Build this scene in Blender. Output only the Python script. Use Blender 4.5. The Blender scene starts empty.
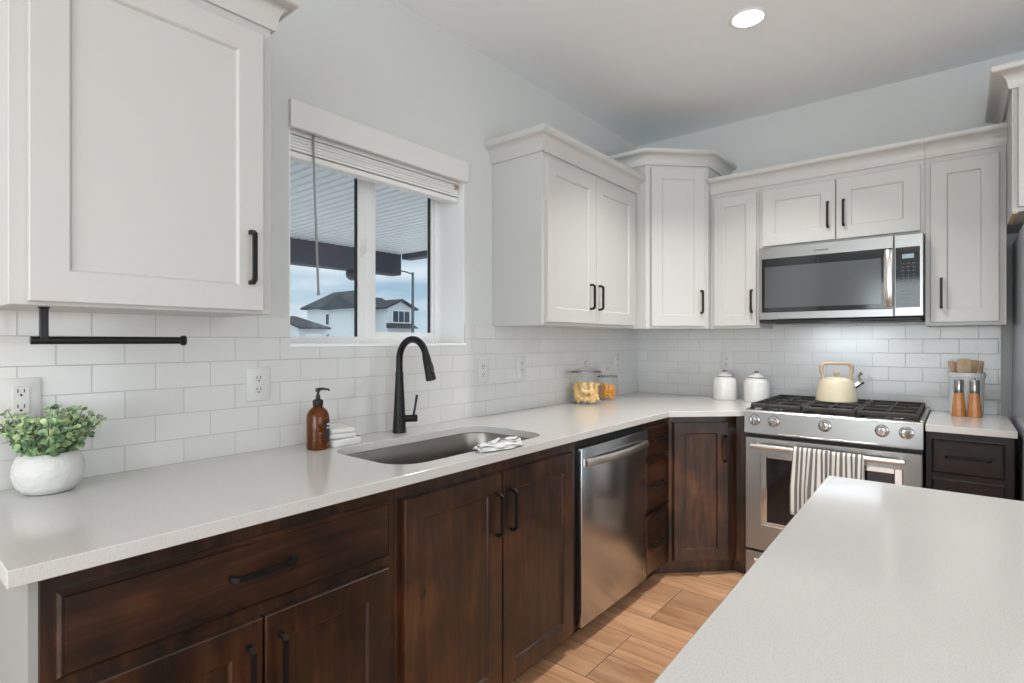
import bpy, bmesh, math, random
from mathutils import Vector, Matrix

S = bpy.context.scene
COL = S.collection
rnd = random.Random(7)

# ------------------------------------------------------------------ camera
cam = bpy.data.cameras.new('camera')
cam.sensor_width = 36.0
cam.lens = 544.2 / 1024 * 36.0
cam.clip_start = 0.02
cam.clip_end = 400
camo = bpy.data.objects.new('camera', cam)
camo.location = (1.8592, -3.7328, 1.2873)
camo.rotation_euler = (math.radians(90), 0, math.radians(39.406))
COL.objects.link(camo)
S.camera = camo
S.cycles.transparent_max_bounces = 24

# ------------------------------------------------------------------ view, world
S.view_settings.view_transform = 'Standard'
S.view_settings.look = 'None'
S.view_settings.exposure = 0.27
S.view_settings.gamma = 1.0
S.view_settings.use_curve_mapping = False

W = bpy.data.worlds.new('overcast_sky')
S.world = W
W.use_nodes = True
wn = W.node_tree
wn.nodes.clear()
wo = wn.nodes.new('ShaderNodeOutputWorld')
wb = wn.nodes.new('ShaderNodeBackground')
wtc = wn.nodes.new('ShaderNodeTexCoord')
wsep = wn.nodes.new('ShaderNodeSeparateXYZ')
wr = wn.nodes.new('ShaderNodeValToRGB')
wmap = wn.nodes.new('ShaderNodeMapping')
wmap.inputs['Scale'].default_value = (1.5, 1.5, 7.0)
wno = wn.nodes.new('ShaderNodeTexNoise')
wno.inputs['Scale'].default_value = 2.6
wno.inputs['Detail'].default_value = 5
wcr = wn.nodes.new('ShaderNodeValToRGB')
wcr.color_ramp.elements[0].position = 0.42
wcr.color_ramp.elements[1].position = 0.68
wmx = wn.nodes.new('ShaderNodeMixRGB')
wmx.inputs[2].default_value = (0.80, 0.86, 0.90, 1)
wr.color_ramp.elements[0].position = 0.0
wr.color_ramp.elements[0].color = (0.44, 0.57, 0.66, 1)
wr.color_ramp.elements[1].position = 0.5
wr.color_ramp.elements[1].color = (0.9, 0.97, 1.0, 1)
e = wr.color_ramp.elements.new(0.10)
e.color = (0.36, 0.52, 0.66, 1)
e = wr.color_ramp.elements.new(0.2)
e.color = (0.50, 0.63, 0.73, 1)
wn.links.new(wtc.outputs['Generated'], wsep.inputs[0])
wn.links.new(wsep.outputs['Z'], wr.inputs[0])
wn.links.new(wtc.outputs['Generated'], wmap.inputs[0])
wn.links.new(wmap.outputs[0], wno.inputs[0])
wn.links.new(wno.outputs[0], wcr.inputs[0])
wn.links.new(wcr.outputs[0], wmx.inputs[0])
wn.links.new(wr.outputs[0], wmx.inputs[1])
wn.links.new(wmx.outputs[0], wb.inputs[0])
wb.inputs[1].default_value = 0.92
wn.links.new(wb.outputs[0], wo.inputs[0])

# ------------------------------------------------------------------ lights
def area(name, loc, rot, sx, sy, power, color):
    l = bpy.data.lights.new(name, 'AREA')
    l.shape = 'RECTANGLE'
    l.size = sx
    l.size_y = sy
    l.energy = power
    l.color = color
    o = bpy.data.objects.new(name, l)
    o.location = loc
    o.rotation_euler = rot
    COL.objects.link(o)
    return o

# daylight through the tall windows of the far walls, behind and right of the camera; lamps aimed up to brighten the ceiling
area('daylight_front_window', (2.4, -7.38, 1.35), (math.radians(122), 0, 0), 3.4, 2.2, 112, (0.925, 0.985, 1.0))
area('daylight_side_window', (5.38, -3.6, 1.35), (math.radians(122), 0, math.radians(90)), 3.4, 2.2, 60, (0.89, 0.97, 1.0))
CAN_POWER = 9.0

# ------------------------------------------------------------------ materials
def nodes(name):
    m = bpy.data.materials.new(name)
    m.use_nodes = True
    nt = m.node_tree
    return m, nt, nt.nodes['Principled BSDF']

def setin(b, **k):
    names = dict(rough='Roughness', metal='Metallic', coat='Coat Weight', coatr='Coat Roughness',
                 spec='Specular IOR Level', trans='Transmission Weight', ior='IOR', alpha='Alpha',
                 sheen='Sheen Weight', aniso='Anisotropic', sss='Subsurface Weight')
    for a, v in k.items():
        b.inputs[names[a]].default_value = v

def plain(name, c, rough=0.5, bump=0.0, bscale=60, vary=0.0, vscale=8, **k):
    m, nt, b = nodes(name)
    b.inputs['Base Color'].default_value = (*c, 1)
    setin(b, rough=rough, **k)
    tc = nt.nodes.new('ShaderNodeTexCoord')
    if vary > 0:
        n = nt.nodes.new('ShaderNodeTexNoise')
        n.inputs['Scale'].default_value = vscale
        n.inputs['Detail'].default_value = 4
        nt.links.new(tc.outputs['Object'], n.inputs[0])
        mx = nt.nodes.new('ShaderNodeMixRGB')
        mx.inputs[1].default_value = (*[x * (1 - vary) for x in c], 1)
        mx.inputs[2].default_value = (*[min(1, x * (1 + vary)) for x in c], 1)
        nt.links.new(n.outputs[0], mx.inputs[0])
        nt.links.new(mx.outputs[0], b.inputs['Base Color'])
    if bump > 0:
        n = nt.nodes.new('ShaderNodeTexNoise')
        n.inputs['Scale'].default_value = bscale
        n.inputs['Detail'].default_value = 3
        nt.links.new(tc.outputs['Object'], n.inputs[0])
        bp = nt.nodes.new('ShaderNodeBump')
        bp.inputs['Strength'].default_value = bump
        bp.inputs['Distance'].default_value = 0.01
        nt.links.new(n.outputs[0], bp.inputs['Height'])
        nt.links.new(bp.outputs[0], b.inputs['Normal'])
    return m

M = {}
M['wall'] = plain('wall_paint', (0.63, 0.635, 0.63), 0.75, bump=0.05, bscale=90)
M['ceiling'] = plain('ceiling_paint', (0.865, 0.89, 0.91), 0.85, bump=0.06, bscale=70)
M['white'] = plain('white_lacquer', (0.55, 0.54, 0.525), 0.38, bump=0.01, bscale=30)
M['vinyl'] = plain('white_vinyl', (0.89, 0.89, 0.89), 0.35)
M['blind'] = plain('blind_slat', (0.86, 0.855, 0.84), 0.45)
M['plate'] = plain('outlet_plastic', (0.66, 0.65, 0.635), 0.35)
M['black'] = plain('black_metal', (0.007, 0.007, 0.008), 0.40, spec=0.3)
M['blackplastic'] = plain('black_plastic', (0.01, 0.01, 0.011), 0.45)
M['blackglass'] = plain('black_glass', (0.008, 0.008, 0.01), 0.06, spec=0.6)
M['iron'] = plain('cast_iron', (0.022, 0.017, 0.014), 0.55, bump=0.3, bscale=200)
M['chrome'] = plain('polished_chrome', (0.75, 0.75, 0.76), 0.12, metal=1.0)
M['millsteel'] = plain('mill_steel', (0.42, 0.41, 0.40), 0.22, metal=1.0)
M['ceramic'] = plain('white_ceramic', (0.70, 0.69, 0.675), 0.25, coat=0.3)
M['planter'] = plain('planter_ceramic', (0.66, 0.65, 0.635), 0.5, bump=0.5, bscale=38, vary=0.06, vscale=30)
M['soil'] = plain('potting_soil', (0.05, 0.035, 0.025), 0.95, bump=0.8, bscale=120)
M['enamel'] = plain('cream_enamel', (0.74, 0.655, 0.48), 0.32, coat=0.3)
M['beechhandle'] = plain('pale_beech', (0.56, 0.42, 0.29), 0.5, vary=0.15, vscale=60)
M['utensil'] = plain('utensil_wood', (0.70, 0.49, 0.32), 0.6, vary=0.25, vscale=50)
M['millwood'] = plain('mill_wood', (0.50, 0.20, 0.055), 0.35, vary=0.3, vscale=45, coat=0.3)
M['darkbrush'] = plain('brush_wood', (0.14, 0.09, 0.05), 0.6, vary=0.2)
M['cloth'] = plain('white_cotton', (0.78, 0.765, 0.74), 0.9, bump=0.4, bscale=260)
M['pasta'] = plain('pale_pasta', (0.85, 0.56, 0.22), 0.55, vary=0.18, vscale=40)
M['pasta2'] = plain('orange_pasta', (0.85, 0.38, 0.06), 0.5, vary=0.2, vscale=50)
M['leaf'] = None
M['toe'] = plain('toe_kick_stain', (0.02, 0.013, 0.009), 0.6)
M['grey_panel'] = plain('grey_end_panel', (0.33, 0.335, 0.325), 0.6)
M['raw'] = plain('raw_birch_edge', (0.55, 0.42, 0.28), 0.6)
M['islandpaint'] = plain('island_grey_paint', (0.27, 0.28, 0.295), 0.45)
M['fridge_side'] = plain('fridge_side_grey', (0.36, 0.385, 0.42), 0.25, metal=0.3)
M['beam'] = plain('beam_stain', (0.06, 0.062, 0.085), 0.7, vary=0.15, vscale=3)
M['soffit'] = plain('soffit_vinyl', (0.94, 0.945, 0.95), 0.6)
M['siding'] = plain('pale_siding', (0.74, 0.78, 0.80), 0.8)
M['shingle'] = plain('dark_shingle', (0.055, 0.06, 0.075), 0.85, vary=0.25, vscale=2.5)
M['stone'] = plain('stone_veneer', (0.36, 0.34, 0.33), 0.85, vary=0.5, vscale=4)
M['glassdark'] = plain('far_window_glass', (0.04, 0.06, 0.10), 0.1)
M['trimwhite'] = plain('house_trim', (0.85, 0.87, 0.88), 0.7)
M['lawn'] = plain('snowy_ground', (0.80, 0.81, 0.82), 0.95, vary=0.3, vscale=1.5)  # unseen ground made pale, like the patio slab, to bounce light onto the soffit
M['concrete'] = plain('patio_concrete', (0.80, 0.79, 0.78), 0.9, vary=0.08, vscale=3)
M['lampgrey'] = plain('street_lamp_metal', (0.09, 0.10, 0.12), 0.5)
M['rubber'] = plain('grey_vinyl_label', (0.02, 0.022, 0.024), 0.5)
M['labelwhite'] = plain('label_print', (0.75, 0.80, 0.80), 0.5)
M['keyprint'] = plain('keypad_print', (0.17, 0.175, 0.185), 0.5)

def emit(name, c, s):
    m = bpy.data.materials.new(name)
    m.use_nodes = True
    b = m.node_tree.nodes['Principled BSDF']
    b.inputs['Base Color'].default_value = (*c, 1)
    b.inputs['Emission Color'].default_value = (*c, 1)
    b.inputs['Emission Strength'].default_value = s
    return m
M['lens'] = emit('lamp_lens', (1.0, 0.99, 0.97), 14.0)
M['display'] = emit('clock_display', (0.16, 0.24, 0.26), 0.6)

def steel(name, c, rough, stretch):
    m, nt, b = nodes(name)
    setin(b, rough=rough, metal=1.0)
    tc = nt.nodes.new('ShaderNodeTexCoord')
    mp = nt.nodes.new('ShaderNodeMapping')
    mp.inputs['Scale'].default_value = stretch
    n = nt.nodes.new('ShaderNodeTexNoise')
    n.inputs['Scale'].default_value = 6
    n.inputs['Detail'].default_value = 4
    nt.links.new(tc.outputs['Object'], mp.inputs[0])
    nt.links.new(mp.outputs[0], n.inputs[0])
    mx = nt.nodes.new('ShaderNodeMixRGB')
    mx.inputs[1].default_value = (*[x * 0.97 for x in c], 1)
    mx.inputs[2].default_value = (*[x * 1.03 for x in c], 1)
    nt.links.new(n.outputs[0], mx.inputs[0])
    nt.links.new(mx.outputs[0], b.inputs['Base Color'])
    mr = nt.nodes.new('ShaderNodeMapRange')
    mr.inputs['To Min'].default_value = rough * 0.95
    mr.inputs['To Max'].default_value = rough * 1.05
    nt.links.new(n.outputs[0], mr.inputs[0])
    nt.links.new(mr.outputs[0], b.inputs['Roughness'])
    return m
M['steel'] = steel('brushed_steel', (0.38, 0.38, 0.375), 0.30, (1.5, 1.5, 60))
M['steelv'] = steel('brushed_steel_upright', (0.50, 0.515, 0.53), 0.23, (40, 40, 1.0))
M['sinksteel'] = steel('sink_steel', (0.31, 0.29, 0.27), 0.30, (1, 1, 1))
M['handle_steel'] = steel('handle_steel', (0.74, 0.72, 0.70), 0.28, (3, 60, 60))

def wood(name, stretch, dark, mid, light, knots=True):
    m, nt, b = nodes(name)
    setin(b, rough=0.36, coat=0.55, coatr=0.14, spec=0.4)
    tc = nt.nodes.new('ShaderNodeTexCoord')
    mp = nt.nodes.new('ShaderNodeMapping')
    mp.inputs['Scale'].default_value = stretch
    n1 = nt.nodes.new('ShaderNodeTexNoise')
    n1.inputs['Scale'].default_value = 3.2
    n1.inputs['Detail'].default_value = 7
    n1.inputs['Roughness'].default_value = 0.62
    n1.inputs['Distortion'].default_value = 0.6
    n2 = nt.nodes.new('ShaderNodeTexNoise')
    n2.inputs['Scale'].default_value = 4.5
    n2.inputs['Detail'].default_value = 3
    nt.links.new(tc.outputs['Object'], mp.inputs[0])
    nt.links.new(mp.outputs[0], n1.inputs[0])
    nt.links.new(tc.outputs['Object'], n2.inputs[0])
    ad = nt.nodes.new('ShaderNodeMath')
    ad.operation = 'MULTIPLY_ADD'
    ad.inputs[1].default_value = 0.55
    nt.links.new(n2.outputs[0], ad.inputs[0])
    sc = nt.nodes.new('ShaderNodeMath')
    sc.operation = 'MULTIPLY'
    sc.inputs[1].default_value = 0.5
    nt.links.new(n1.outputs[0], sc.inputs[0])
    nt.links.new(sc.outputs[0], ad.inputs[2])
    cr = nt.nodes.new('ShaderNodeValToRGB')
    cr.color_ramp.elements[0].position = 0.40
    cr.color_ramp.elements[0].color = (*dark, 1)
    cr.color_ramp.elements[1].position = 0.72
    cr.color_ramp.elements[1].color = (*light, 1)
    el = cr.color_ramp.elements.new(0.525)
    el.color = (*mid, 1)
    nt.links.new(ad.outputs[0], cr.inputs[0])
    out = cr.outputs[0]
    if knots:
        v = nt.nodes.new('ShaderNodeTexVoronoi')
        v.inputs['Scale'].default_value = 3.3
        nt.links.new(tc.outputs['Object'], v.inputs[0])
        kr = nt.nodes.new('ShaderNodeValToRGB')
        kr.color_ramp.elements[0].position = 0.03
        kr.color_ramp.elements[0].color = (1, 1, 1, 1)
        kr.color_ramp.elements[1].position = 0.07
        kr.color_ramp.elements[1].color = (0, 0, 0, 1)
        nt.links.new(v.outputs['Distance'], kr.inputs[0])
        mx = nt.nodes.new('ShaderNodeMixRGB')
        mx.inputs[2].default_value = (0.008, 0.005, 0.004, 1)
        nt.links.new(kr.outputs[0], mx.inputs[0])
        nt.links.new(out, mx.inputs[1])
        out = mx.outputs[0]
    nt.links.new(out, b.inputs['Base Color'])
    return m
DK, MD, LT = (0.0085, 0.004, 0.003), (0.036, 0.0137, 0.0064), (0.118, 0.043, 0.0155)
M['wood'] = wood('stained_alder_upright', (9, 9, 0.9), DK, MD, LT)
M['woody'] = wood('stained_alder_along', (9, 0.9, 9), DK, MD, LT)
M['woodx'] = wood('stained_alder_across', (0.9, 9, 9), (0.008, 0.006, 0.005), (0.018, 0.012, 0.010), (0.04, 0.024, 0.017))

def quartz():
    m, nt, b = nodes('white_quartz')
    setin(b, rough=0.13, spec=0.5)
    tc = nt.nodes.new('ShaderNodeTexCoord')
    n = nt.nodes.new('ShaderNodeTexNoise')
    n.inputs['Scale'].default_value = 420
    n.inputs['Detail'].default_value = 2
    nt.links.new(tc.outputs['Object'], n.inputs[0])
    cr = nt.nodes.new('ShaderNodeValToRGB')
    cr.color_ramp.elements[0].position = 0.30
    cr.color_ramp.elements[0].color = (0.53, 0.52, 0.508, 1)
    cr.color_ramp.elements[1].position = 0.47
    cr.color_ramp.elements[1].color = (0.61, 0.597, 0.583, 1)
    el = cr.color_ramp.elements.new(0.75)
    el.color = (0.645, 0.632, 0.617, 1)
    nt.links.new(n.outputs[0], cr.inputs[0])
    nt.links.new(cr.outputs[0], b.inputs['Base Color'])
    return m
M['quartz'] = quartz()

def tile(name, axis, off):
    m, nt, b = nodes(name)
    setin(b, rough=0.14, spec=0.5)
    tc = nt.nodes.new('ShaderNodeTexCoord')
    sp = nt.nodes.new('ShaderNodeSeparateXYZ')
    cb = nt.nodes.new('ShaderNodeCombineXYZ')
    nt.links.new(tc.outputs['Object'], sp.inputs[0])
    a1 = nt.nodes.new('ShaderNodeMath')
    a1.inputs[1].default_value = off + 40 * 0.154
    nt.links.new(sp.outputs[axis], a1.inputs[0])
    a2 = nt.nodes.new('ShaderNodeMath')
    a2.inputs[1].default_value = -0.9103
    nt.links.new(sp.outputs['Z'], a2.inputs[0])
    nt.links.new(a1.outputs[0], cb.inputs[0])
    nt.links.new(a2.outputs[0], cb.inputs[1])
    br = nt.nodes.new('ShaderNodeTexBrick')
    br.offset = 0.5
    br.offset_frequency = 2
    br.squash = 1.0
    br.inputs['Color1'].default_value = (0.65, 0.64, 0.63, 1)
    br.inputs['Color2'].default_value = (0.68, 0.67, 0.66, 1)
    br.inputs['Mortar'].default_value = (0.50, 0.49, 0.475, 1)
    br.inputs['Scale'].default_value = 1.0
    br.inputs['Mortar Size'].default_value = 0.0015
    br.inputs['Mortar Smooth'].default_value = 0.15
    br.inputs['Bias'].default_value = 0.0
    br.inputs['Brick Width'].default_value = 0.154
    br.inputs['Row Height'].default_value = 0.0782
    nt.links.new(cb.outputs[0], br.inputs[0])
    nt.links.new(br.outputs['Color'], b.inputs['Base Color'])
    inv = nt.nodes.new('ShaderNodeMath')
    inv.operation = 'SUBTRACT'
    inv.inputs[0].default_value = 1.0
    nt.links.new(br.outputs['Fac'], inv.inputs[1])
    bp = nt.nodes.new('ShaderNodeBump')
    bp.inputs['Strength'].default_value = 0.5
    bp.inputs['Distance'].default_value = 0.0015
    nt.links.new(inv.outputs[0], bp.inputs['Height'])
    nt.links.new(bp.outputs[0], b.inputs['Normal'])
    mr = nt.nodes.new('ShaderNodeMapRange')
    mr.inputs['To Min'].default_value = 0.14
    mr.inputs['To Max'].default_value = 0.7
    nt.links.new(br.outputs['Fac'], mr.inputs[0])
    nt.links.new(mr.outputs[0], b.inputs['Roughness'])
    return m
M['tile_w'] = tile('subway_tile_window_wall', 'Y', 3.4623)
M['tile_b'] = tile('subway_tile_range_wall', 'X', -0.0888)

def floorwood():
    m, nt, b = nodes('oak_planks')
    setin(b, rough=0.38, spec=0.4)
    tc = nt.nodes.new('ShaderNodeTexCoord')
    mp = nt.nodes.new('ShaderNodeMapping')
    mp.inputs['Location'].default_value = (21.1, 20 * 0.19 + 0.80 - 0.19 * 4, 0)
    nt.links.new(tc.outputs['Object'], mp.inputs[0])
    br = nt.nodes.new('ShaderNodeTexBrick')
    br.offset = 0.37
    br.offset_frequency = 3
    br.inputs['Color1'].default_value = (0, 0, 0, 1)
    br.inputs['Color2'].default_value = (1, 1, 1, 1)
    br.inputs['Mortar'].default_value = (0, 0, 0, 1)
    br.inputs['Scale'].default_value = 1.0
    br.inputs['Mortar Size'].default_value = 0.0019
    br.inputs['Mortar Smooth'].default_value = 0.1
    br.inputs['Brick Width'].default_value = 1.15
    br.inputs['Row Height'].default_value = 0.19
    nt.links.new(mp.outputs[0], br.inputs[0])
    mp2 = nt.nodes.new('ShaderNodeMapping')
    mp2.inputs['Scale'].default_value = (1.2, 11, 1)
    nt.links.new(tc.outputs['Object'], mp2.inputs[0])
    # shift the grain per board
    add = nt.nodes.new('ShaderNodeVectorMath')
    sc = nt.nodes.new('ShaderNodeVectorMath')
    sc.operation = 'SCALE'
    sc.inputs['Scale'].default_value = 17.0
    nt.links.new(br.outputs['Color'], sc.inputs[0])
    nt.links.new(mp2.outputs[0], add.inputs[0])
    nt.links.new(sc.outputs[0], add.inputs[1])
    n = nt.nodes.new('ShaderNodeTexNoise')
    n.inputs['Scale'].default_value = 1.6
    n.inputs['Detail'].default_value = 8
    n.inputs['Roughness'].default_value = 0.6
    n.inputs['Distortion'].default_value = 0.9
    nt.links.new(add.outputs[0], n.inputs[0])
    cr = nt.nodes.new('ShaderNodeValToRGB')
    cr.color_ramp.elements[0].position = 0.28
    cr.color_ramp.elements[0].color = (0.42, 0.205, 0.105, 1)
    cr.color_ramp.elements[1].position = 0.72
    cr.color_ramp.elements[1].color = (0.78, 0.48, 0.295, 1)
    el = cr.color_ramp.elements.new(0.5)
    el.color = (0.64, 0.355, 0.195, 1)
    nt.links.new(n.outputs[0], cr.inputs[0])
    mr = nt.nodes.new('ShaderNodeMapRange')
    mr.inputs['To Min'].default_value = 0.66
    mr.inputs['To Max'].default_value = 1.0
    nt.links.new(br.outputs['Color'], mr.inputs[0])
    mul = nt.nodes.new('ShaderNodeMixRGB')
    mul.blend_type = 'MULTIPLY'
    mul.inputs[0].default_value = 1.0
    nt.links.new(cr.outputs[0], mul.inputs[1])
    nt.links.new(mr.outputs[0], mul.inputs[2])
    v = nt.nodes.new('ShaderNodeTexVoronoi')
    v.inputs['Scale'].default_value = 2.6
    nt.links.new(tc.outputs['Object'], v.inputs[0])
    kr = nt.nodes.new('ShaderNodeValToRGB')
    kr.color_ramp.elements[0].position = 0.02
    kr.color_ramp.elements[0].color = (1, 1, 1, 1)
    kr.color_ramp.elements[1].position = 0.055
    kr.color_ramp.elements[1].color = (0, 0, 0, 1)
    nt.links.new(v.outputs['Distance'], kr.inputs[0])
    km = nt.nodes.new('ShaderNodeMixRGB')
    km.inputs[2].default_value = (0.07, 0.035, 0.02, 1)
    nt.links.new(kr.outputs[0], km.inputs[0])
    nt.links.new(mul.outputs[0], km.inputs[1])
    gm = nt.nodes.new('ShaderNodeMixRGB')
    gm.inputs[2].default_value = (0.10, 0.055, 0.03, 1)
    nt.links.new(br.outputs['Fac'], gm.inputs[0])
    nt.links.new(km.outputs[0], gm.inputs[1])
    nt.links.new(gm.outputs[0], b.inputs['Base Color'])
    return m
M['floor'] = floorwood()

def stripes(name, period, frac, dark, light, axis='X'):
    m, nt, b = nodes(name)
    setin(b, rough=0.9, sheen=0.1)
    tc = nt.nodes.new('ShaderNodeTexCoord')
    sp = nt.nodes.new('ShaderNodeSeparateXYZ')
    nt.links.new(tc.outputs['UV'], sp.inputs[0])
    md = nt.nodes.new('ShaderNodeMath')
    md.operation = 'PINGPONG'
    md.inputs[1].default_value = period / 2
    nt.links.new(sp.outputs[axis], md.inputs[0])
    m2 = nt.nodes.new('ShaderNodeMath')
    m2.operation = 'PINGPONG'
    m2.inputs[1].default_value = period * 1.37
    nt.links.new(sp.outputs[axis], m2.inputs[0])
    m3 = nt.nodes.new('ShaderNodeMath')
    m3.operation = 'MULTIPLY_ADD'
    m3.inputs[1].default_value = frac * 0.32
    m3.inputs[2].default_value = period / 2 * frac * 0.62
    nt.links.new(m2.outputs[0], m3.inputs[0])
    lt = nt.nodes.new('ShaderNodeMath')
    lt.operation = 'LESS_THAN'
    nt.links.new(md.outputs[0], lt.inputs[0])
    nt.links.new(m3.outputs[0], lt.inputs[1])
    mx = nt.nodes.new('ShaderNodeMixRGB')
    mx.inputs[1].default_value = (*light, 1)
    mx.inputs[2].default_value = (*dark, 1)
    nt.links.new(lt.outputs[0], mx.inputs[0])
    nt.links.new(mx.outputs[0], b.inputs['Base Color'])
    n = nt.nodes.new('ShaderNodeTexNoise')
    n.inputs['Scale'].default_value = 400
    nt.links.new(tc.outputs['Object'], n.inputs[0])
    bp = nt.nodes.new('ShaderNodeBump')
    bp.inputs['Strength'].default_value = 0.3
    bp.inputs['Distance'].default_value = 0.002
    nt.links.new(n.outputs[0], bp.inputs['Height'])
    nt.links.new(bp.outputs[0], b.inputs['Normal'])
    return m
M['towel'] = stripes('grey_striped_towel', 0.0225, 0.46, (0.16, 0.15, 0.145), (0.74, 0.71, 0.67))
M['dishcloth'] = stripes('thin_striped_cloth', 0.030, 0.13, (0.22, 0.22, 0.23), (0.80, 0.79, 0.77), 'Y')

def leafmat():
    m, nt, b = nodes('eucalyptus_leaf')
    setin(b, rough=0.55)
    tc = nt.nodes.new('ShaderNodeTexCoord')
    n = nt.nodes.new('ShaderNodeTexNoise')
    n.inputs['Scale'].default_value = 45
    n.inputs['Detail'].default_value = 2
    nt.links.new(tc.outputs['Object'], n.inputs[0])
    cr = nt.nodes.new('ShaderNodeValToRGB')
    cr.color_ramp.elements[0].position = 0.32
    cr.color_ramp.elements[0].color = (0.045, 0.11, 0.07, 1)
    cr.color_ramp.elements[1].position = 0.68
    cr.color_ramp.elements[1].color = (0.58, 0.68, 0.32, 1)
    el = cr.color_ramp.elements.new(0.5)
    el.color = (0.27, 0.41, 0.21, 1)
    nt.links.new(n.outputs[0], cr.inputs[0])
    nt.links.new(cr.outputs[0], b.inputs['Base Color'])
    return m
M['leaf'] = leafmat()
M['stem'] = plain('plant_stem', (0.12, 0.10, 0.05), 0.7)

def pane(name, tint, refl=0.06):
    m = bpy.data.materials.new(name)
    m.use_nodes = True
    nt = m.node_tree
    nt.nodes.clear()
    o = nt.nodes.new('ShaderNodeOutputMaterial')
    t = nt.nodes.new('ShaderNodeBsdfTransparent')
    t.inputs[0].default_value = (*tint, 1)
    g = nt.nodes.new('ShaderNodeBsdfGlossy')
    g.inputs['Roughness'].default_value = 0.02
    lw = nt.nodes.new('ShaderNodeLayerWeight')
    lw.inputs[0].default_value = 0.5
    pw = nt.nodes.new('ShaderNodeMath')
    pw.operation = 'POWER'
    pw.inputs[1].default_value = 4.5
    nt.links.new(lw.outputs['Facing'], pw.inputs[0])
    fr = nt.nodes.new('ShaderNodeMath')
    fr.operation = 'MULTIPLY_ADD'
    fr.inputs[1].default_value = refl * 9
    fr.inputs[2].default_value = refl * 0.5
    nt.links.new(pw.outputs[0], fr.inputs[0])
    mx = nt.nodes.new('ShaderNodeMixShader')
    nt.links.new(fr.outputs[0], mx.inputs[0])
    nt.links.new(t.outputs[0], mx.inputs[1])
    nt.links.new(g.outputs[0], mx.inputs[2])
    nt.links.new(mx.outputs[0], o.inputs[0])
    return m
M['pane'] = pane('window_glass', (0.97, 0.985, 0.99))
M['jarglass'] = pane('jar_glass', (0.988, 0.992, 0.992), 0.035)
m, nt, b = nodes('amber_glass')
b.inputs['Base Color'].default_value = (0.22, 0.055, 0.004, 1)
setin(b, rough=0.05, trans=0.75, ior=1.4)
M['amber'] = m

# ------------------------------------------------------------------ building helpers
ORI = {}

def tag(o, label=None, cat=None, group=None, kind=None):
    if label: o['label'] = label
    if cat: o['category'] = cat
    if group: o['group'] = group
    if kind: o['kind'] = kind
    return o

def thing(name, loc, label, cat, group=None):
    o = bpy.data.objects.new(name, None)
    o.empty_display_size = 0.1
    o.location = loc
    COL.objects.link(o)
    ORI[o.name] = Vector(loc)
    return tag(o, label, cat, group)

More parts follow.
